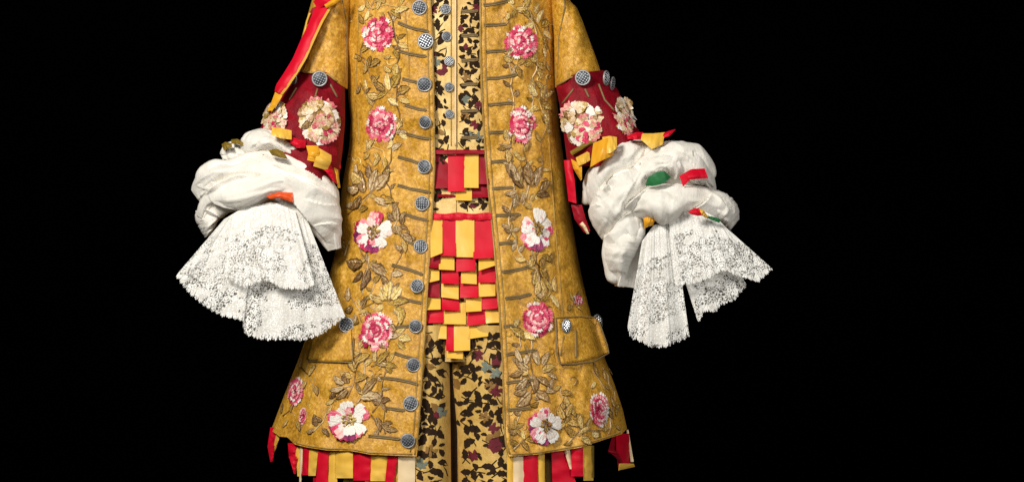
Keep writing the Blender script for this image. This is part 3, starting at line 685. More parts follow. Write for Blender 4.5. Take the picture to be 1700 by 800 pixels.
# ------------------------------------------------------------------ ribbons (generic)
def ribbon(name, A, B, mat, parent, n=14, m=5, bulge=2, noise_a=1.0, label=None, solid=.6):
    """lofted between polylines A and B, points (px,py,y)"""
    def res(P):
        P = [Vector(p) for p in P]; d = [0]
        for a, b in zip(P, P[1:]): d.append(d[-1]+(b-a).length)
        out = []
        for i in range(n):
            s = d[-1]*i/(n-1)
            out.append(Vector([np.interp(s, d, [p[k] for p in P]) for k in range(3)]))
        return out
    a, b = res(A), res(B); co = []; sd = rnd.uniform(0, 99)
    for i in range(n):
        for j in range(m):
            v = j/(m-1); p = a[i].lerp(b[i], v)
            p.z -= bulge*math.sin(math.pi*v)*(.5+.5*math.sin(i/(n-1)*3.14)) - noise_a*nz(i*.5, v*2, sd)
            co.append(tuple(p))
    return build(name, co, grid(n, m), mat, parent, solid=solid, label=label, offs=0, split=True)
def tab(x0, x1, y0, y1, y, mat, parent, over=10, tiltb=0, curl=0, dx=0):
    """hanging tab; y0..y1 is the part in view, it is tucked 'over' further up"""
    ty = y0-over; A, B = [], []; t_ = rnd.uniform(-1, 1); cl = rnd.uniform(0, 8); c2_ = rnd.uniform(0, 8)
    for k in range(6):
        u = k/5; py = ty+(y1-ty)*u
        yy = y+(y1-py)*.17+3*(1-u)-curl*max(0, u-.6)/.4*5
        A.append((x0+dx*u-.4, py-(tiltb+t_)*u, yy+tiltb*.3-cl*u**4)); B.append((x1+dx*u+.4, py+(tiltb+t_)*u, yy-tiltb*.3-c2_*u**4))
    return ribbon('ribbon_tab', A, B, mat, parent, n=12, m=6, bulge=rnd.uniform(-.2, 1.1), noise_a=.9)

# ------------------------------------------------------------------ waistcoat
in_d = lambda off: [(a, b-off) for a, b in coat.d]
wf = lambda px, py, t: 2.0*fbm(px*.04, py*.03, 3, 3)
wc = Shell([(-60, 632), (360, 640)], [(-60, 868), (360, 892)], in_d(15), 760, 0, 2.6, 2, wf)
Wc = thing('brocade_waistcoat', 'cream gold brocade waistcoat with dark velvet leaves and small steel buttons under the open coat', 'waistcoat', W(760, 350, -90))
panel('front_panel', wc, -.98, lambda py: wc.t(757, py), lambda x: -60, lambda x: 356, 'brocade', Wc, 40, 120, solid=2, lift=3, label='button side overlapping the placket')
panel('front_panel', wc, lambda py: wc.t(752, py), .98, lambda x: -60, lambda x: 356, 'brocade', Wc, 40, 120, solid=2, label='buttonhole side')
panel('back_panel', wc, -.98, .98, lambda x: -60, lambda x: 350, 'gold_dark', Wc, 24, 20, side=.6, solid=2)
cord('placket_edge', wc, [(756, y) for y in range(-58, 250, 12)], 1.3, 'cream', Wc, 5)
cord('placket_edge', wc, [(749, y) for y in range(-58, 250, 12)], .8, 'edgecord', Wc, 4.5)
for y in (20, 60, 101, 141, 185, 229):
    loop(wc, (766, y), (792, y-1), Wc); 
for y in (185, 229): loop(wc, (727, y), (748, y+1), Wc)
for x, y, r in ((740, 17, 9), (741, 62, 8.5), (746, 103, 8.5), (746, 145, 8), (747, 190, 7.5)): button(wc, x, y, r, Wc, lift=6)

# velvet pile pattern: leaves, stems and flowers raised on the ground cloth
class Pile:
    def __init__(s, sh, lift): s.sh, s.lift = sh, lift; s.co, s.fa, s.mi, s.cs = [], [], [], []
    def poly(s, pts, mi, ok):
        if not all(ok(x, y) for x, y in pts): return
        n = len(s.co); cx = sum(p[0] for p in pts)/len(pts); cy = sum(p[1] for p in pts)/len(pts)
        s.co.append((cx, cy, s.sh.y(cx, cy)-s.lift-.9)); 
        for x, y in pts: s.co.append((x, y, s.sh.y(x, y)-s.lift-.3))
        k = len(pts)
        for i in range(k): s.fa.append((n, n+1+i, n+1+(i+1) % k)); s.mi.append(mi)
    def leaf(s, x, y, a, l, w_, mi, ok, force=False):
        cx, cy = x+math.cos(a)*l*.5, y-math.sin(a)*l*.5
        if not force:
            if any(math.dist((cx, cy), (q[0], q[1])) < (l+q[2])*.26 for q in s.cs): return
            s.cs.append((cx, cy, l))
        pts = []; ca, sa = math.cos(a), math.sin(a); bd = rnd.uniform(-.25, .25)
        prof = [(0, .0), (.15, .55), (.35, .95), (.5, .8), (.62, 1.0), (.85, .45), (1, 0)]
        for u, h in prof: pts.append((u, h*w_+bd*math.sin(u*3)))
        for u, h in prof[-2:0:-1]: pts.append((u, -h*w_+bd*math.sin(u*3)))
        s.poly([(x+(u*ca-v*sa)*l, y-(u*sa+v*ca)*l) for u, v in pts], mi, ok)
    def stem(s, x0, y0, x1, y1, w_, mi, ok):
        d = math.dist((x0, y0), (x1, y1))+1e-6; nx, ny = -(y1-y0)/d*w_, (x1-x0)/d*w_
        mx_, my_ = (x0+x1)/2+nx*2, (y0+y1)/2+ny*2
        s.poly([(x0-nx, y0-ny), (mx_-nx, my_-ny), (x1, y1), (mx_+nx, my_+ny), (x0+nx, y0+ny)], mi, ok)
    def flower(s, x, y, r, mi, ok):
        for k in range(6): s.leaf(x, y, k*1.05+.3, r, .3, mi, ok, True)
        s.cs.append((x, y, r*2))
    def done(s, mats, parent):
        return build('velvet_pile_pattern', s.co, s.fa, mats, parent, mi=s.mi, kind='stuff')
def scatter(P, x0, x1, y0, y1, ok, spacing, size, seed, dens=1):
    r = random.Random(seed); pts = []
    for _ in range(4000):
        p = (r.uniform(x0, x1), r.uniform(y0, y1))
        if all(math.dist(p, q) > spacing for q in pts): pts.append(p)
    for x, y in pts:
        k = r.random(); a = r.uniform(0, 6.28); mi = 0 if r.random() < .84 else (1 if r.random() < .65 else 3)
        if k < .55:
            ex, ey = x+math.cos(a)*size*1.1, y-math.sin(a)*size*1.1
            P.stem(x, y, ex, ey, size*.045, 0, ok)
            P.leaf(x+math.cos(a)*size*.3, y-math.sin(a)*size*.3, a+.9, size*.9, .31, mi, ok)
            P.leaf(x+math.cos(a)*size*.55, y-math.sin(a)*size*.55, a-.85, size*.95, .29, 0, ok)
            P.leaf(ex, ey, a+.1, size*.75, .31, 0, ok)
        elif k < .94:
            P.leaf(x, y, a, size*1.2, .29, mi, ok)
            P.leaf(x-math.cos(a)*size*.6, y+math.sin(a)*size*.6, a+2.2, size*.6, .25, 0, ok)
        else: P.flower(x, y, size*.55, r.choice([1, 2, 3]), ok)
pm = ['pile', 'pilered', 'pileteal', 'pileolive']
P1 = Pile(wc, 3.4); ok = lambda x, y: 700 < x < 746 and y < 352
scatter(P1, 700, 750, -50, 352, ok, 9.5, 17, 5)
P1.flower(741, 113, 9, 1, ok)
P1.done(pm, Wc)
P2 = Pile(wc, .4); ok = lambda x, y: 760 < x < 830 and y < 352
scatter(P2, 758, 815, -50, 352, ok, 9.5, 16, 11)
P2.flower(774, 127, 9, 3, ok); P2.done(pm, Wc)

def fy(py, off): return -lerp(coat.d, py)+off
# ribbon tabs on the waistcoat's waist
for x0, x1, y0, y1, off, m_ in [(727, 768, 316, 327, 12, 'red_shade'), (784, 812, 306, 328, 12, 'red_shade'), (757, 783, 316, 333, 8, 'yellow'), (716, 743, 254, 313, 9, 'red_shade'), (793, 812, 254, 306, 9, 'red_shade'),
                                 (744, 771, 254, 318, 6, 'red'), (771, 794, 252, 312, 6.5, 'yellow')]:
    tab(x0, x1, y0, y1, fy(y1, off), m_, Wc, over=0)
ribbon('waist_binding', [(x, 249, fy(252, 6)) for x in range(716, 806, 8)], [(x, 256, fy(252, 4)) for x in range(716, 806, 8)], 'red_shade', Wc, n=20, m=4, bulge=1.5)

# ------------------------------------------------------------------ ribbon apron
Ap = thing('ribbon_apron', 'stepped fall of red and yellow ribbon tabs below the waist, in the coat opening', 'ribbon trimming', W(768, 595, -130))
rows = [
 [(768, 742, 583, 595, 'yellow', 0, 0)],
 [(719, 741, 538, 562, 'yellow', 0, 0), (741, 755, 540, 582, 'red', 0, 0), (754, 780, 538, 582, 'yellow', 0, 0), (781, 810, 536, 560, 'yellow', -2, 0)],
 [(710, 736, 514, 536, 'red', 0, 0), (736, 773, 516, 538, 'yellow', 0, 0), (776, 805, 518, 539, 'red', -2, 0), (806, 828, 514, 536, 'yellow', -1, 0)],
 [(709, 731, 494, 514, 'yellow', -1, 0), (734, 762, 495, 515, 'red', 0, 0), (774, 799, 493, 517, 'yellow', 0, 0), (800, 825, 492, 513, 'red', -1, 0)],
 [(710, 730, 470, 493, 'red_shade', 0, 0), (733, 761, 472, 495, 'yellow', 1, 0), (764, 794, 472, 494, 'red', -1, 0), (795, 822, 470, 492, 'yellow', -1, 0)],
 [(712, 729, 447, 467, 'yellow', -2, .5), (733, 761, 449, 471, 'red', 0, 0), (766, 791, 450, 471, 'yellow', 0, 0), (795, 822, 447, 469, 'red', 0, 0)],
 [(712, 731, 425, 445, 'red_shade', 0, 0), (729, 754, 425, 448, 'yellow', 1, .6), (758, 789, 427, 450, 'red', 0, 0), (795, 822, 426, 445, 'yellow', -4, .8)],
 [(715, 734, 362, 424, 'yellow', -4, .5), (731, 757, 362, 425, 'red', 0, 0), (757, 787, 362, 427, 'yellow', 0, 0), (786, 818, 362, 429, 'red', 0, 0)],
]
for r, row in enumerate(rows):
    for ci, (x0, x1, y0, y1, m_, tb, cu) in enumerate(row):
        if x0 > x1: x0, x1 = x1, x0
        tab(x0, x1, y0, y1, fy(y1, 22-2.6*r)+(1.3 if ci % 2 else 0), m_, Ap, over=14 if r < 7 else 6, tiltb=tb, curl=cu)
ribbon('waistband', [(x, 354+1.2*math.sin(x*.13), fy(359, 7)+1.0*math.sin(x*.35)) for x in range(716, 820, 4)], [(x, 365+.8*math.sin(x*.16), fy(365, 6)+1.2*math.sin(x*.35+1)) for x in range(716, 820, 4)], 'red', Ap, n=60, m=6, bulge=1.5, noise_a=1)

# ------------------------------------------------------------------ breeches
Br = thing('brocade_breeches', 'honey coloured brocade breeches with dark velvet leaves and crimson flowers below the ribbons', 'breeches', W(765, 860, -80))
lf = lambda px, py, t: 2.5*fbm(px*.03, py*.015, 9, 3)
hips = Shell([(330, 660), (600, 640)], [(330, 880), (600, 900)], in_d(34), 760, 0, 2.6, 2, lf)
panel('hips', hips, -.97, .97, lambda x: 335, lambda x: 600, 'brocade_low', Br, 40, 40, solid=2)
panel('leg_gap_shade', Shell([(560, 700), (880, 700)], [(560, 850), (880, 850)], 14, 775, -92), -1, 1, lambda x: 565, lambda x: 865, 'pile', Br, 12, 12)  # dark sheet behind the legs, the gap's shadow put into its colour
panel('seat', hips, -.97, .97, lambda x: 335, lambda x: 600, 'brocade_low', Br, 24, 20, side=.5, solid=2)
legL = Shell([(530, 630), (870, 612)], [(530, 748), (870, 750)], 78, [(530, 700), (870, 694)], [(530, -66), (870, -98)], 3.2, 2.2, lf)
legR = Shell([(530, 734), (600, 740), (660, 748), (720, 755), (870, 760)], [(530, 905), (870, 925)], 78, [(530, 826), (870, 832)], [(530, -62), (870, -94)], 2.2, 1.9, lf)
for sh in (legL, legR):
    panel('leg', sh, -1, 1, lambda x: 540, lambda x: 865, 'brocade_low', Br, 50, 70, solid=2)
    panel('leg_back', sh, -1, 1, lambda x: 540, lambda x: 865, 'brocade_low', Br, 20, 16, side=1, solid=2)
P3 = Pile(legL, .4); ok = lambda x, y: 670 < x < 745 and 545 < y < 862
scatter(P3, 672, 746, 545, 860, ok, 10.5, 20, 21); P3.flower(733, 683, 11, 2, ok); P3.flower(716, 748, 12, 3, ok); P3.done(pm, Br)
P4 = Pile(legR, .4); ok = lambda x, y: legR.px(-.96, y) < x < 862 and 545 < y < 862
P4.flower(822, 738, 15, 1, ok); P4.poly([(822+11*math.cos(a*.7), 738-13*math.sin(a*.7)) for a in range(9)], 1, ok)
P4.poly([(824+8*math.cos(a*.7), 600-11*math.sin(a*.7)) for a in range(9)], 1, ok); P4.flower(824, 648, 12, 1, ok)
scatter(P4, 762, 862, 545, 860, ok, 10.5, 20, 33); P4.done(pm, Br)

# ------------------------------------------------------------------ ribbons at the coat hem
def hy(x, y, o=6): return coat.y(min(max(x, lerp(coat.L, min(y, 759))+4), lerp(coat.R, min(y, 759))-4), min(y, 757))+o
def hemtab(x0, x1, y0, y1, m_, o=6, x2=None, x3=None, tw=0, ye=None):
    tk = 14 if 500 < x0 < 960 else 3
    o += 5
    x2 = x0 if x2 is None else x2; x3 = x1 if x3 is None else x3; ye = y1 if ye is None else ye
    A, B = [], []
    for k in range(6):
        u = k/5; a = x0+(x2-x0)*u; b = x1+(x3-x1)*u
        A.append((a, y0-tk+(y1-y0+tk)*u, hy(a, y0, o)-tw*math.sin(u*3))); B.append((b, y0-tk+(ye-y0+tk)*u, hy(b, y0, o)+tw*u))
    ribbon('ribbon_tab', A, B, m_, C, n=16, m=7, bulge=rnd.uniform(1, 4), noise_a=2)
for a in [(449, 458, 712, 742, 'red', 5, 444, 456, 3), (444, 456, 742, 766, 'red', 5, 449, 453, 5), (459, 467, 720, 762, 'yellow', 8, 451, 458, 4, 745), (478, 494, 738, 760, 'red', 8, 480, 493, 4), (480, 493, 760, 786, 'red', 8, 488, 491, 4), (490, 500, 744, 790, 'yellow', 12, 494, 500, 4), (606, 626, 758, 806, 'amber', 12), (640, 668, 762, 812, 'yellow', 14),
          (498, 504, 744, 800, 'cream', 10, 497, 500, 0), (503, 515, 744, 788, 'red', 7, 502, 512, 2), (514, 530, 746, 789, 'yellow', 9, 512, 524, 3), (530, 546, 746, 830, 'red', 6, 522, 544, 2),
          (545, 560, 748, 830, 'yellow', 9), (558, 586, 750, 793, 'yellow', 5), (585, 616, 750, 797, 'red', 7, 587, 615), (616, 645, 755, 798, 'yellow', 8, 615, 640), (645, 662, 757, 812, 'red', 6, 638, 652), (661, 689, 762, 850, 'cream', 6),
          (570, 640, 756, 805, 'olive', 16), (520, 560, 750, 800, 'red_shade', 18),
          (842, 854, 757, 840, 'yellow', 8), (852, 871, 757, 842, 'cream', 6), (869, 893, 755, 845, 'red', 5), (892, 904, 754, 840, 'yellow', 8),
          (948, 968, 744, 790, 'red', 4), (915, 936, 748, 800, 'red', 9, 917, 956, 2), (932, 944, 746, 778, 'cream', 5, 946, 950), (965, 983, 742, 797, 'yellow', 8, 969, 985, 2), (980, 986, 742, 792, 'olive', 10),
          (1022, 1044, 722, 776, 'red', 3, 1026, 1047, 9), (1016, 1030, 727, 752, 'red_shade', 7, 1009, 1026, 3), (1009, 1026, 750, 757, 'red_shade', 6, 1020, 1036, 3, 776), (1040, 1043, 716, 766, 'cream', 6, 1047, 1052, 1), (1028, 1052, 772, 780, 'yellow', 2, 1027, 1054, 2, 774)]:
    hemtab(*a)

# ------------------------------------------------------------------ shoulder ribbon
Sr = thing('shoulder_ribbon', 'long red ribbon with yellow edge trailing from the shoulder over the sleeve at the left', 'ribbon', W(500, 170, -95))
CL = [(548, -20), (538, 10), (520, 45), (502, 80), (488, 112), (470, 150), (452, 178)]
def sy(x, y): return -62-14*math.sin((y+20)/200*3)
A = [(538, -20, -50), (524, 12, -64), (512, 40, -74), (499, 68, -80), (486, 98, -84), (470, 124, -88), (458, 142, -92), (456, 152, -94)]
B = [(560, -20, -56), (547, 12, -72), (533, 36, -82), (519, 66, -90), (506, 96, -95), (489, 124, -99), (474, 146, -102), (466, 156, -102)]
ribbon('ribbon_strip', A, B, 'red', Sr, n=30, m=7, bulge=4, noise_a=3)
B2 = [(x+3, y+1.5, z+1) for x, y, z in B[1:]]
ribbon('ribbon_edge', [(x-.5, y, z-1) for x, y, z in B[1:]], B2, 'yellow', Sr, n=26, m=3, bulge=0, noise_a=0)
ribbon('ribbon_end', [(457, 153, -92), (450, 172, -90), (444, 184, -86)], [(474, 150, -100), (464, 168, -98), (452, 184, -90)], 'amber', Sr, bulge=2)
ribbon('ribbon_loop', [(518, 14, -58), (510, 30, -54), (506, 44, -50)], [(530, 10, -60), (524, 24, -58), (516, 38, -56)], 'red_shade', Sr)
ribbon('ribbon_loop', [(520, 4, -62), (532, -10, -70), (546, -22, -60)], [(528, 16, -70), (546, 6, -80), (562, -8, -70)], 'red', Sr, bulge=6)
ribbon('ribbon_loop', [(538, 8, -76), (552, 0, -84), (566, -14, -76)], [(542, 14, -78), (556, 8, -86), (572, -6, -78)], 'amber', Sr, bulge=5)
ribbon('ribbon_edge', [(513, 22, -60), (508, 36, -56), (503, 60, -60)], [(516, 22, -62), (511, 36, -58), (506, 60, -62)], 'yellow', Sr)

# ------------------------------------------------------------------ puffed sleeves
def puffs(lobes, parent, seed, name='puffed_cotton', wr=1.0, folds=()):
    """lobes: list of spines [(px,py,y,r)...]; welded into one crumpled cloth"""
    co, fa = [], []
    for li, lb in enumerate(lobes):
        P = np.array([(p[0], p[1], p[2]) for p in lb], float); R = np.array([p[3] for p in lb], float)
        d = np.concatenate([[0], np.cumsum(np.linalg.norm(np.diff(P, axis=0), axis=1))]); n = max(8, int(d[-1]/5))
        # smooth resample (catmull-like through cosine of cubic interpolation)
        s = np.linspace(0, d[-1], n)
        def cub(v):
            m = np.gradient(v, d) if len(v) > 1 else np.zeros_like(v); out = []
            for q in s:
                i = min(len(d)-2, max(0, int(np.searchsorted(d, q)-1))); h = d[i+1]-d[i]; u = (q-d[i])/h
                out.append((2*u**3-3*u**2+1)*v[i]+(u**3-2*u**2+u)*h*m[i]+(-2*u**3+3*u**2)*v[i+1]+(u**3-u**2)*h*m[i+1])
            return np.array(out)
        Q = np.stack([cub(P[:, k]) for k in range(3)], 1); RR = np.clip(cub(R), 3, 99)
        base = len(co); seg = 28
        T = np.gradient(Q, axis=0); T /= np.linalg.norm(T, axis=1)[:, None]+1e-9
        for i in range(n):
            a = np.cross(T[i], (0, 0, 1)); a /= np.linalg.norm(a)+1e-9; b = np.cross(T[i], a)
            e = min(i, n-1-i); cap = min(1, math.sqrt((e+.25)/3.0)) if e < 3 else 1
            for k in range(seg):
                th = 2*math.pi*k/seg
                g = 1+.05*math.sin(3*th+i*.13+li)+.06*nz(i*.12, math.cos(th)*1.3+seed, math.sin(th)*1.3+li)
                v = Q[i]+(a*math.cos(th)+b*math.sin(th)*.85)*RR[i]*g*cap
                co.append(tuple(v))
        for i in range(n-1):
            for k in range(seg): fa.append((base+i*seg+k, base+i*seg+(k+1) % seg, base+(i+1)*seg+(k+1) % seg, base+(i+1)*seg+k))
        fa.append(tuple(base+k for k in range(seg))[::-1]); fa.append(tuple(base+(n-1)*seg+k for k in range(seg)))
    me = bpy.data.meshes.new('tmp'); me.from_pydata([W(c[0], c[1], c[2]+14)/S for c in co], [], fa)
    o = bpy.data.objects.new('tmp', me); sc.collection.objects.link(o)
    r = o.modifiers.new('r', 'REMESH'); r.mode = 'VOXEL'; r.voxel_size = 1.6
    s_ = o.modifiers.new('s', 'SMOOTH'); s_.iterations = 9; s_.factor = .5
    dg = bpy.context.evaluated_depsgraph_get(); ev = o.evaluated_get(dg); m2 = bpy.data.meshes.new_from_object(ev)
    nv = len(m2.vertices); V = np.zeros(nv*3); m2.vertices.foreach_get('co', V); V = V.reshape(-1, 3)
    Nn = np.array([tuple(v.normal) for v in m2.vertices])
    faces = [tuple(p.vertices) for p in m2.polygons]
    k_ = (D+V[:, 1])/D; PX = 850+V[:, 0]/k_; PY = 400-(V[:, 2]-Z0/S)/k_
    front = np.clip(-Nn[:, 1]*2+.3, 0, 1)
    push = np.zeros(nv); dark = 0
    for pts, amp, w1, w2 in folds:
        pts = np.array(pts, float)
        # round the traced crease a little
        q = [pts[0]]
        for a_, b_ in zip(pts, pts[1:]): q += [a_*.75+b_*.25, a_*.25+b_*.75]
        q.append(pts[-1]); pts = np.array(q)
        seg = np.diff(pts, axis=0); ln = np.linalg.norm(seg, axis=1)+1e-9; cum = np.concatenate([[0], np.cumsum(ln)])
        best = np.full(nv, 1e9); sg = np.zeros(nv); tt = np.zeros(nv)
        for i in range(len(seg)):
            rx, ry = PX-pts[i, 0], PY-pts[i, 1]; u = np.clip((rx*seg[i, 0]+ry*seg[i, 1])/ln[i]**2, 0, 1)
            dd = np.hypot(rx-u*seg[i, 0], ry-u*seg[i, 1]); m = dd < best
            best[m] = dd[m]; sg[m] = np.sign(seg[i, 0]*ry-seg[i, 1]*rx)[m]; tt[m] = ((cum[i]+u*ln[i])/cum[-1])[m]
        e = np.clip(np.minimum(tt, 1-tt)/.16, 0, 1)
        push += amp*e*np.where(sg > 0, np.exp(-best/w1), -.8*np.exp(-best/w2))
    out = []
    for i in range(nv):
        x, y, z = V[i]
        wx = x*.014+.5*nz(x*.01, z*.01, seed); wz = z*.02
        c1 = 1-abs(nz(wx*1.3+wz*.9, wz*1.1-wx*.4, y*.01+seed))*3.2
        c2 = 1-abs(nz(x*.030+z*.012+seed, z*.020-x*.01, 3.3))*4
        dsp = 2.6*wr*max(0, c1)+3.0*nz(x*.016, y*.016, z*.016+seed)+1.0*nz(x*.045, y*.045, z*.045+seed)-1
        out.append(V[i]+Nn[i]*dsp+np.array((0, -push[i]*front[i], 0)))
    bpy.data.objects.remove(o)
    out = [Vector(v)*S for v in out]
    ob = build(name, out, faces, 'white', parent, world=True)
    return ob
yL = -105
SL = thing('sleeve_ruffle', 'white puffed sleeve end with fan of lace at the left, overlapping the coat skirt', 'sleeve ruffle', W(450, 400, -100), 'lace sleeve ruffles')
puffs([[(366, 256, -70, 9), (385, 250, -76, 15), (408, 246, -80, 13)],
       [(402, 246, -92, 13), (425, 235, -98, 18), (455, 236, -102, 17), (485, 250, -104, 18), (508, 262, -100, 17), (530, 274, -94, 9)],
       [(398, 262, -92, 14), (430, 262, -100, 18), (500, 274, -100, 14)]], SL, 3.3, 'puffed_lining', .9,
      [([(400, 262), (398, 244), (408, 226)], 5, 14, 8), ([(505, 244), (478, 252), (440, 238), (425, 232)], 4, 14, 8)])
puffs([[(334, 318, -78, 16), (350, 304, -92, 32), (385, 294, -104, 28), (432, 280, -110, 30), (480, 286, -112, 30), (520, 308, -106, 30), (546, 345, -94, 19), (552, 385, -86, 12)],
       [(346, 356, -84, 20), (368, 332, -106, 25), (405, 322, -120, 27), (450, 306, -126, 24), (492, 318, -124, 30), (524, 348, -114, 36), (546, 385, -102, 22), (558, 409, -98, 7)],
       [(346, 340, -88, 22), (344, 362, -84, 20), (350, 384, -80, 11)], [(400, 322, -84, 26), (480, 330, -84, 28)]], SL, 1.7, 'puffed_lining', 1.0,
      [([(320, 346), (335, 330), (355, 307), (377, 296), (400, 288), (425, 295), (438, 288), (456, 286), (480, 291), (505, 302), (532, 316), (566, 330)], 12, 26, 10),
       ([(345, 325), (352, 337), (366, 344), (384, 348), (402, 350)], -8, 9, 16), ([(325, 352), (340, 346), (352, 350), (366, 362)], 6, 16, 9),
       ([(474, 318), (486, 336), (500, 352), (515, 372), (548, 408)], -7, 8, 18), ([(425, 262), (440, 274), (475, 270), (510, 284), (545, 306)], 5, 14, 10),
       ([(352, 280), (372, 286), (400, 272), (425, 270)], 4, 14, 10), ([(440, 252), (434, 268), (420, 284)], 4, 10, 10), ([(505, 330), (530, 338), (562, 340)], 3, 10, 8), ([(520, 375), (545, 368), (562, 372)], 3, 12, 8)])
SR = thing('sleeve_ruffle', 'white puffed sleeve with lace, green and red ribbons peeking out, at the right', 'sleeve ruffle', W(1110, 400, -100), 'lace sleeve ruffles')
puffs([[(1018, 240, -90, 12), (1040, 256, -104, 25), (1012, 276, -104, 22), (995, 300, -98, 20), (978, 326, -86, 14), (970, 338, -80, 9)],
       [(1030, 248, -90, 14), (1062, 252, -98, 20), (1080, 264, -98, 14)],
       [(1050, 286, -100, 22), (1090, 264, -108, 24), (1124, 258, -108, 24), (1150, 264, -96, 25), (1172, 286, -84, 17), (1180, 308, -78, 9)],
       [(1078, 288, -112, 20), (1105, 272, -118, 20), (1124, 278, -112, 16), (1124, 292, -108, 9)],
       [(1078, 290, -112, 18), (1052, 308, -120, 33), (1022, 338, -114, 37), (1002, 364, -102, 27), (992, 384, -94, 10)],
       [(1090, 300, -84, 24), (1130, 300, -80, 26), (1168, 306, -76, 22)],
       [(1010, 330, -114, 20), (1035, 350, -116, 26)],
       [(1058, 345, -116, 17), (1085, 334, -126, 24), (1120, 330, -128, 24), (1160, 332, -120, 24), (1194, 346, -106, 27), (1208, 364, -98, 18)],
       [(1085, 338, -128, 20), (1102, 352, -128, 18), (1108, 362, -124, 11)],
       [(1062, 355, -112, 20), (1046, 374, -114, 29), (1030, 404, -110, 29), (1022, 436, -104, 21), (1026, 460, -98, 15), (1034, 470, -95, 8)]], SR, 2.4, 'puffed_lining', 1.0,
      [([(1010, 300), (1030, 291), (1045, 282), (1060, 267), (1075, 254), (1095, 245), (1118, 236)], 9, 24, 9),
       ([(1078, 262), (1095, 256), (1112, 257), (1126, 265), (1131, 278), (1124, 296)], 7, 22, 9),
       ([(1000, 330), (985, 320), (978, 300), (984, 275), (996, 258)], 5, 16, 8),
       ([(976, 345), (992, 336), (1006, 348), (1020, 352)], 6, 20, 9),
       ([(1030, 358), (1040, 340), (1055, 327), (1070, 316), (1095, 308), (1140, 308), (1184, 310)], 12, 24, 10),
       ([(1000, 396), (1012, 384), (1022, 370), (1036, 358), (1050, 352)], 10, 26, 9),
       ([(1142, 354), (1155, 346), (1168, 338), (1182, 322)], 8, 22, 10),
       ([(1080, 326), (1085, 345), (1094, 362)], 4, 10, 8), ([(1104, 318), (1112, 338), (1110, 352)], -3, 8, 10),
       ([(1020, 292), (1010, 306), (1000, 316)], -9, 5, 6), ([(1015, 315), (1004, 300), (1000, 288)], -8, 5, 6),
       ([(1148, 250), (1155, 268), (1166, 282)], 4, 12, 9), ([(1040, 378), (1050, 400), (1030, 440), (1030, 470)], -5, 10, 12),
       ([(1196, 326), (1206, 342), (1222, 352)], 4, 14, 9), ([(1058, 300), (1040, 320), (1018, 330)], 3, 16, 9), ([(1050, 250), (1062, 262), (1060, 276)], 3, 12, 9)])
def band(pairs, yA, yB, bulge, parent, seed, gath=2.0, n=90, m=26, pw=.62):
    """a gathered strip of cotton between two traced edges, swelling out between them"""
    A = np.array([p[0] for p in pairs], float); B = np.array([p[1] for p in pairs], float); k = len(pairs)
    def cr(P, t):
        i = min(k-2, int(t)); u = t-i; p0, p1, p2, p3 = P[max(0, i-1)], P[i], P[i+1], P[min(k-1, i+2)]
        return .5*(2*p1+(p2-p0)*u+(2*p0-5*p1+4*p2-p3)*u*u+(3*p1-3*p2+p3-p0)*u**3)
    ya = yA if isinstance(yA, (list, tuple)) else [yA]*2; yb = yB if isinstance(yB, (list, tuple)) else [yB]*2
    co = []
    for i in range(n):
        t = i/(n-1)*(k-1)*.9999; a, b = cr(A, t), cr(B, t); u = i/(n-1)
        wdt = np.linalg.norm(b-a); end = min(1, math.sin(math.pi*min(max(u, .012), .988))**.45*1.05)
        y0a = np.interp(u, np.linspace(0, 1, len(ya)), ya); y0b = np.interp(u, np.linspace(0, 1, len(yb)), yb)
        for j in range(m):
            v = .5-.5*math.cos(math.pi*j/(m-1)); p = a+(b-a)*v
            prof = (4*v*(1-v))**(pw*.85)
            y = y0a*(1-v)+y0b*v+9-(min(bulge, wdt*.55)+10)*prof*end
            e = abs(2*v-1)
            # gathers running in from both edges, long soft drag lines, slack hollows
            g1 = nz(u*26+seed+(3 if v < .5 else 0), .4 if v < .5 else 3.3, seed)*gath*1.5*e**1.5*prof**.5
            wq = .35*nz(u*3, v*1.5, seed+6)
            g2 = nz(u*3.5+seed*2, v*2.2-u*1.5+wq, 2.2)
            g4 = nz(u*2.4+seed*3, (v+wq)*4.2+u*2.2, 5.5)
            g3 = (1-abs(nz(u*1.9+seed, (v+wq)*2.8-u*2.4, 7.7))*4.2)
            y += g1+gath*(2.2*g2+1.8*g4-2.0*max(0, g3)**1.5)*prof
            px, py = p[0]+1.2*nz(u*14, v*2, seed+4), p[1]+1.6*nz(u*14, v*2, seed+8)*(.4+e)
            co.append((px, py, y))
    return build('puff', co, grid(n, m), 'white', parent, solid=1.2, offs=0)
band([((399, 250), (412, 262)), ((400, 234), (422, 255)), ((412, 221), (436, 247)), ((432, 214), (446, 244)), ((455, 219), (460, 248)), ((475, 232), (472, 256)), ((495, 240), (484, 264)), ((514, 252), (500, 272))], -84, -100, 22, SL, 1.0)
band([((366, 252), (370, 268)), ((376, 243), (388, 268)), ((390, 240), (400, 266)), ((402, 240), (410, 262))], -66, -76, 14, SL, 2.0, n=40)
band([((318, 316), (334, 338)), ((324, 296), (342, 326)), ((336, 277), (357, 311)), ((355, 270), (378, 301)), ((384, 270), (402, 294)), ((410, 258), (428, 300)), ((438, 248), (450, 298)), ((466, 255), (478, 300)), ((496, 266), (504, 310)), ((524, 278), (530, 322)), ((548, 296), (550, 340)), ((562, 318), (564, 356))],
     [-74, -84, -90, -92, -86, -74], [-86, -98, -104, -104, -98, -84], 30, SL, 3.0, 2.4, n=130)
band([((352, 344), (325, 350)), ((363, 356), (327, 366)), ((358, 374), (333, 382)), ((347, 391), (341, 394))], -92, -70, 14, SL, 9.0, n=40)
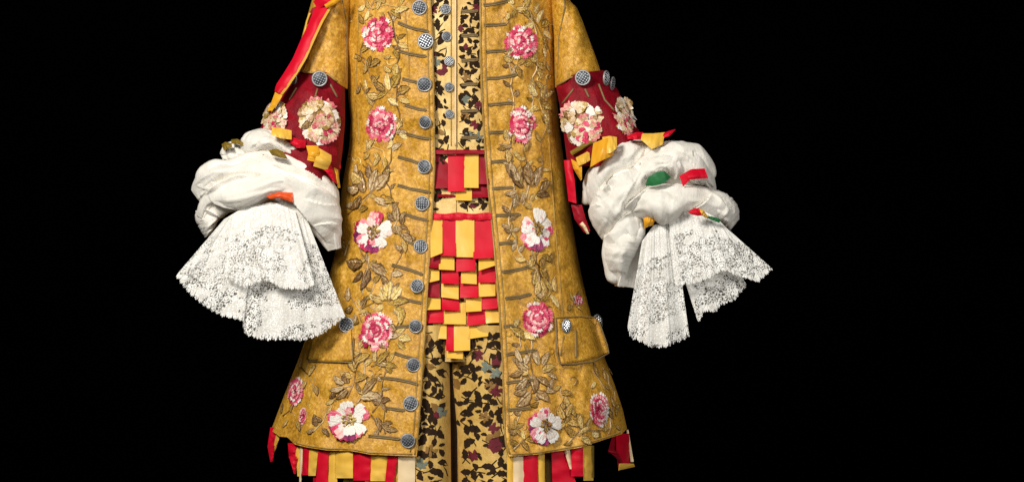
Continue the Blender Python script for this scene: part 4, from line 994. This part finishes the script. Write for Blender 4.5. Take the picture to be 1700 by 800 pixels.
band([((327, 358), (340, 366)), ((332, 335), (352, 343)), ((352, 312), (366, 347)), ((378, 300), (386, 351)), ((404, 292), (408, 347)), ((430, 292), (430, 335)), ((456, 286), (455, 325)), ((482, 290), (476, 323)), ((508, 302), (488, 338)), ((535, 315), (502, 355)), ((556, 332), (514, 374)), ((565, 368), (528, 396)), ((566, 412), (545, 417))],
     [-90, -108, -116, -114, -102, -92], [-92, -110, -122, -124, -114, -98], 27, SL, 4.0, 2.0, n=150)
band([((1070, 238), (1080, 254)), ((1052, 231), (1064, 268)), ((1032, 232), (1048, 283)), ((1010, 246), (1032, 292)), ((990, 262), (1016, 300)), ((975, 285), (1002, 316)), ((968, 310), (994, 334)), ((973, 334), (985, 348))], [-84, -90, -74], [-98, -104, -84], 24, SR, 5.0, 2.2)
band([((1072, 256), (1078, 292)), ((1090, 243), (1098, 292)), ((1112, 236), (1118, 294)), ((1135, 235), (1134, 298)), ((1155, 244), (1148, 302)), ((1172, 264), (1160, 306)), ((1184, 290), (1172, 310)), ((1189, 313), (1182, 316))], [-88, -92, -84, -70], [-92, -96, -88, -72], 24, SR, 6.0, 2.4)
band([((1050, 290), (1060, 314)), ((1064, 271), (1074, 302)), ((1084, 259), (1090, 292)), ((1106, 256), (1104, 287)), ((1122, 262), (1113, 289)), ((1131, 278), (1118, 294)), ((1126, 298), (1120, 299))], -112, [-116, -108], 16, SR, 7.0, 1.6)
band([((1088, 250), (1082, 306)), ((1064, 264), (1072, 318)), ((1047, 280), (1060, 328)), ((1031, 291), (1048, 338)), ((1014, 302), (1042, 350)), ((1000, 318), (1038, 362)), ((985, 334), (1026, 374)), ((977, 352), (1012, 388)), ((984, 374), (1000, 398))], [-98, -106, -100, -84], [-106, -118, -112, -92], 30, SR, 8.0, 2.6)
band([((1034, 360), (1066, 362)), ((1020, 378), (1071, 386)), ((1004, 402), (1061, 410)), ((1000, 424), (1049, 432)), ((1008, 448), (1041, 454)), ((1021, 475), (1036, 477))], [-96, -96, -84], [-112, -110, -92], 20, SR, 11.0, 2.0)
band([((1178, 311), (1148, 354)), ((1197, 318), (1168, 353)), ((1213, 328), (1184, 363)), ((1225, 344), (1202, 373)), ((1227, 364), (1212, 382))], [-100, -78], [-112, -88], 22, SR, 12.0, 1.8, n=60)
band([((1036, 358), (1058, 362)), ((1046, 335), (1072, 364)), ((1068, 313), (1084, 364)), ((1098, 306), (1098, 373)), ((1130, 308), (1112, 371)), ((1156, 310), (1134, 356)), ((1184, 313), (1154, 348))], [-112, -120, -100], [-116, -128, -114], 28, SR, 10.0, 2.2)
# pale folded inner side of the hanging puff
if 1: ribbon('puff_facing', [(1066, 388, -112), (1050, 415, -112), (1036, 440, -108), (1026, 474, -100)], [(1072, 392, -92), (1066, 425, -88), (1062, 450, -84), (1056, 478, -80)], 'white', SR, n=24, m=8, bulge=-5, solid=2)

# ------------------------------------------------------------------ lace
def lace(top, bot, nu, nv, pleats, amp, parent, y0, y1, seed, mat='lace', tooth=5.0, tw=9, sidew=0, name='lace_flounce', ysag=0):
    def samp(P, u):
        P = [Vector((p[0], p[1], 0)) for p in P]; d = [0]
        for a, b in zip(P, P[1:]): d.append(d[-1]+(b-a).length)
        s = u*d[-1]
        return np.interp(s, d, [p.x for p in P]), np.interp(s, d, [p.y for p in P]), d[-1]
    _, _, Lb = samp(bot, 0); co, uv, dn = [], [], []
    for i in range(nu):
        u = i/(nu-1); tx, ty, _ = samp(top, u); bx, by, _ = samp(bot, u)
        ph = 2*math.pi*pleats*u+1.4*nz(u*4, seed, 0)*2
        ax = u*Lb
        sc_ = abs(math.sin(math.pi*ax/tw))**.6*tooth+3.0*abs(math.sin(math.pi*ax/tw*3))+1.2*nz(ax*.2, seed)
        L = math.hypot(bx-tx, by-ty)+1e-6; ex, ey = (bx-tx)/L, (by-ty)/L
        for j in range(nv):
            v = j/(nv-1); k = v**.8
            px = tx+(bx-tx)*v+ex*(sc_-tooth*.6)*(v**12)
            py = ty+(by-ty)*v+ey*(sc_-tooth*.6)*(v**12)
            wv = (math.sin(ph)+.35*math.sin(2*ph+1))*(.3+1.1*abs(nz(u*3, seed+5, 0)))
            gather = 4.5*(nz(u*34, v*1.5, seed+2)+.3*math.sin(ph*3.1+seed))*(1-v)**3*(v+.1)*2
            y = y0+(y1-y0)*v-ysag*math.sin(u*math.pi)*v-amp*k*wv-gather+2*nz(px*.03, py*.03, seed)
            px += amp*.45*k*math.cos(ph)*math.sin(u*math.pi)
            co.append((px, py, y)); uv.append((ax*(.55+.45*v)/10+seed*13, L*v/10)); dn.append(v)
    return build(name, co, grid(nu, nv), mat, parent, uv=uv, down=dn)
def motifs(pts, parent):
    pass
# left: long under flounce, back layer, short upper flounce
botL = [(294, 455), (318, 488), (345, 507), (372, 522), (406, 530), (407, 553), (440, 561), (478, 560), (505, 562), (540, 548), (572, 522)]
topL = [(372, 364), (395, 350), (420, 342), (450, 336), (475, 338), (492, 346), (510, 365)]
#lace([(350, 380), (400, 350), (470, 345), (530, 390)], [(300, 458), (345, 503), (400, 526), (412, 545), (480, 552), (530, 545), (566, 520)], 260, 40, 6, 9, SL, -96, -82, 4.2, name='lace_flounce')
lace(topL, botL, 560, 60, 6, 7, SL, -122, -130, 1.1, ysag=22, name='lace_flounce')
lace([(385, 360), (420, 344), (460, 338), (490, 350)], [(372, 455), (405, 474), (440, 462), (470, 476), (505, 478), (522, 470)], 300, 46, 4, 5, SL, -130, -156, 6.6, 'lace_top', 3.5, 9, ysag=14, name='upper_lace_flounce')
lace([(355, 385), (375, 362), (395, 352)], [(306, 446), (340, 468), (385, 476)], 200, 40, 2, 5, SL, -118, -138, 8.2, 'lace_top', 3, 9, name='upper_lace_flounce')
# right
botR1 = [(1042, 542), (1056, 556), (1074, 570), (1100, 572), (1122, 562), (1145, 552), (1140, 478)]
topR = [(1068, 398), (1085, 376), (1110, 366), (1140, 356), (1170, 352), (1192, 366), (1206, 382)]
botR = [(1042, 540), (1050, 556), (1074, 571), (1100, 574), (1126, 564), (1145, 553), (1148, 492), (1156, 490), (1157, 532), (1184, 518), (1204, 500), (1226, 488), (1238, 468), (1262, 464), (1280, 442)]
lace([(1066, 400), (1085, 374), (1118, 366)], [(1042, 540), (1048, 556), (1074, 571), (1100, 574), (1126, 564), (1144, 554)], 330, 60, 3, 7, SR, -114, -122, 2.7, ysag=14)
lace([(1105, 366), (1130, 358), (1160, 354), (1182, 360)], [(1158, 532), (1170, 514), (1186, 514), (1204, 500), (1222, 492), (1238, 470)], 280, 56, 3, 8, SR, -112, -112, 5.9, ysag=8)
lace([(1110, 362), (1135, 352), (1168, 350), (1190, 362), (1208, 380)], [(1120, 470), (1150, 468), (1180, 456), (1200, 446), (1232, 458), (1258, 466), (1280, 444)], 380, 56, 4, 6, SR, -122, -140, 3.9, 'lace_top', 4.5, 9, ysag=10, name='upper_lace_flounce')
lace([(1070, 404), (1085, 380), (1118, 372)], [(1050, 530), (1080, 560), (1140, 545)], 160, 40, 3, 6, SR, -98, -92, 9.7)
#lace([(1115, 370), (1160, 360), (1200, 382)], [(1120, 470), (1185, 490), (1240, 470), (1268, 446)], 200, 40, 3, 6, SR, -96, -92, 7.7)

# ------------------------------------------------------------------ ribbons around the puffs
def rq(name, a, b, mat, parent, bulge=3):   # two edges, each a list of (px,py,y)
    o = 7
    ribbon(name, [(x, y, z-o) for x, y, z in a], [(x, y, z-o) for x, y, z in b], mat, parent, n=18, m=9, bulge=bulge+1, noise_a=2.2)
rq('ribbon_loop', [(452, 212, -108), (466, 213, -116), (484, 217, -110)], [(450, 224, -120), (466, 230, -128), (484, 232, -118)], 'yellow', SL)
rq('ribbon_loop', [(482, 226, -108), (496, 232, -108), (508, 234, -100)], [(482, 238, -112), (494, 246, -114), (506, 246, -106)], 'red', SL)
rq('ribbon_loop', [(508, 242, -118), (512, 256, -126), (510, 266, -124)], [(528, 242, -114), (530, 254, -124), (527, 270, -122)], 'amber', SL)
rq('ribbon_loop', [(526, 244, -116), (524, 262, -128), (520, 276, -124)], [(550, 258, -104), (550, 268, -112), (543, 283, -110)], 'yellow', SL)
rq('ribbon_loop', [(532, 278, -112), (542, 286, -112), (554, 302, -104)], [(546, 268, -100), (554, 284, -100), (560, 306, -96)], 'red', SL)
rq('ribbon_loop', [(554, 278, -92), (558, 296, -94), (561, 312, -90)], [(561, 282, -86), (563, 298, -88), (565, 312, -84)], 'amber', SL)
rq('ribbon_loop', [(368, 240, -74), (374, 236, -80), (384, 238, -84)], [(372, 250, -84), (380, 246, -90), (386, 246, -92)], 'olive', SL)
rq('ribbon_loop', [(384, 232, -74), (394, 231, -80), (404, 236, -84)], [(384, 239, -80), (394, 239, -86), (404, 242, -90)], 'olive', SL)
rq('ribbon_loop', [(446, 250, -122), (458, 247, -130), (470, 252, -126)], [(452, 258, -126), (466, 262, -134), (478, 264, -130)], 'olive', SL)
rq('ribbon_loop', [(442, 326, -128), (462, 319, -134), (486, 320, -132)], [(448, 330, -132), (466, 329, -138), (486, 336, -136)], 'orange', SL)
rq('ribbon_loop', [(540, 200, -60), (548, 240, -66), (556, 276, -70)], [(552, 200, -60), (560, 240, -62), (566, 280, -62)], 'red', SL)
rq('ribbon_loop', [(985, 238, -120), (1005, 230, -128), (1022, 230, -122)], [(980, 278, -128), (996, 268, -138), (1018, 258, -132)], 'amber', SR, 5)
rq('ribbon_loop', [(1000, 228, -116), (1012, 226, -122), (1024, 228, -118)], [(1004, 256, -136), (1014, 254, -140), (1024, 246, -132)], 'yellow', SR, 4)
rq('ribbon_loop', [(956, 262, -92), (968, 256, -100), (978, 250, -96)], [(960, 276, -102), (970, 272, -110), (980, 266, -106)], 'yellow', SR)
rq('ribbon_loop', [(948, 264, -88), (952, 280, -94), (964, 300, -92)], [(966, 274, -98), (966, 284, -104), (966, 298, -100)], 'amber', SR)
rq('ribbon_loop', [(936, 266, -80), (940, 300, -88), (944, 334, -84)], [(948, 266, -84), (954, 300, -92), (957, 338, -88)], 'red', SR)
rq('ribbon_loop', [(946, 252, -86), (966, 240, -96), (988, 230, -104)], [(950, 258, -90), (970, 246, -100), (990, 236, -108)], 'olive', SR)
rq('ribbon_loop', [(1040, 226, -96), (1056, 220, -104), (1068, 220, -98)], [(1042, 231, -104), (1056, 232, -112), (1064, 232, -106)], 'red', SR)
rq('ribbon_loop', [(1066, 222, -100), (1084, 222, -106), (1104, 220, -98)], [(1064, 232, -112), (1082, 248, -122), (1100, 240, -112)], 'yellow', SR, 5)
rq('ribbon_loop', [(1100, 222, -98), (1110, 218, -100), (1121, 215, -98)], [(1100, 230, -104), (1112, 226, -106), (1121, 216, -100)], 'red', SR)
ribbon('ribbon_loop', [(1072, 306, -140), (1076, 294, -148), (1090, 286, -150), (1102, 284, -148), (1113, 293, -140)], [(1072, 308, -140), (1084, 309, -148), (1098, 306, -150), (1108, 300, -148), (1114, 294, -140)], 'green', SR, n=16, m=7, bulge=1.5, noise_a=3)
rq('ribbon_loop', [(1128, 292, -122), (1148, 281, -126), (1170, 280, -118)], [(1134, 310, -130), (1146, 298, -136), (1176, 296, -124)], 'red', SR, 4)
rq('ribbon_loop', [(1068, 362, -122), (1076, 360, -124), (1088, 362, -120)], [(1070, 380, -118), (1076, 376, -120), (1084, 374, -116)], 'amber', SR)
rq('ribbon_loop', [(1142, 352, -146), (1152, 346, -148), (1160, 346, -146)], [(1148, 356, -148), (1158, 358, -150), (1166, 358, -148)], 'red', SR)
rq('ribbon_loop', [(1160, 346, -144), (1168, 350, -146), (1176, 360, -142)], [(1158, 352, -146), (1164, 356, -148), (1172, 362, -144)], 'yellow', SR)
rq('ribbon_loop', [(1172, 358, -136), (1184, 360, -136), (1196, 364, -130)], [(1174, 362, -138), (1184, 366, -138), (1194, 370, -132)], 'green', SR, 1)
rq('ribbon_loop', [(948, 340, -76), (954, 364, -78), (970, 386, -76)], [(966, 340, -78), (972, 362, -80), (980, 384, -78)], 'red_shade', SR)
rq('ribbon_loop', [(962, 372, -82), (968, 378, -84), (974, 388, -82)], [(967, 368, -84), (973, 376, -86), (978, 388, -84)], 'cream', SR)
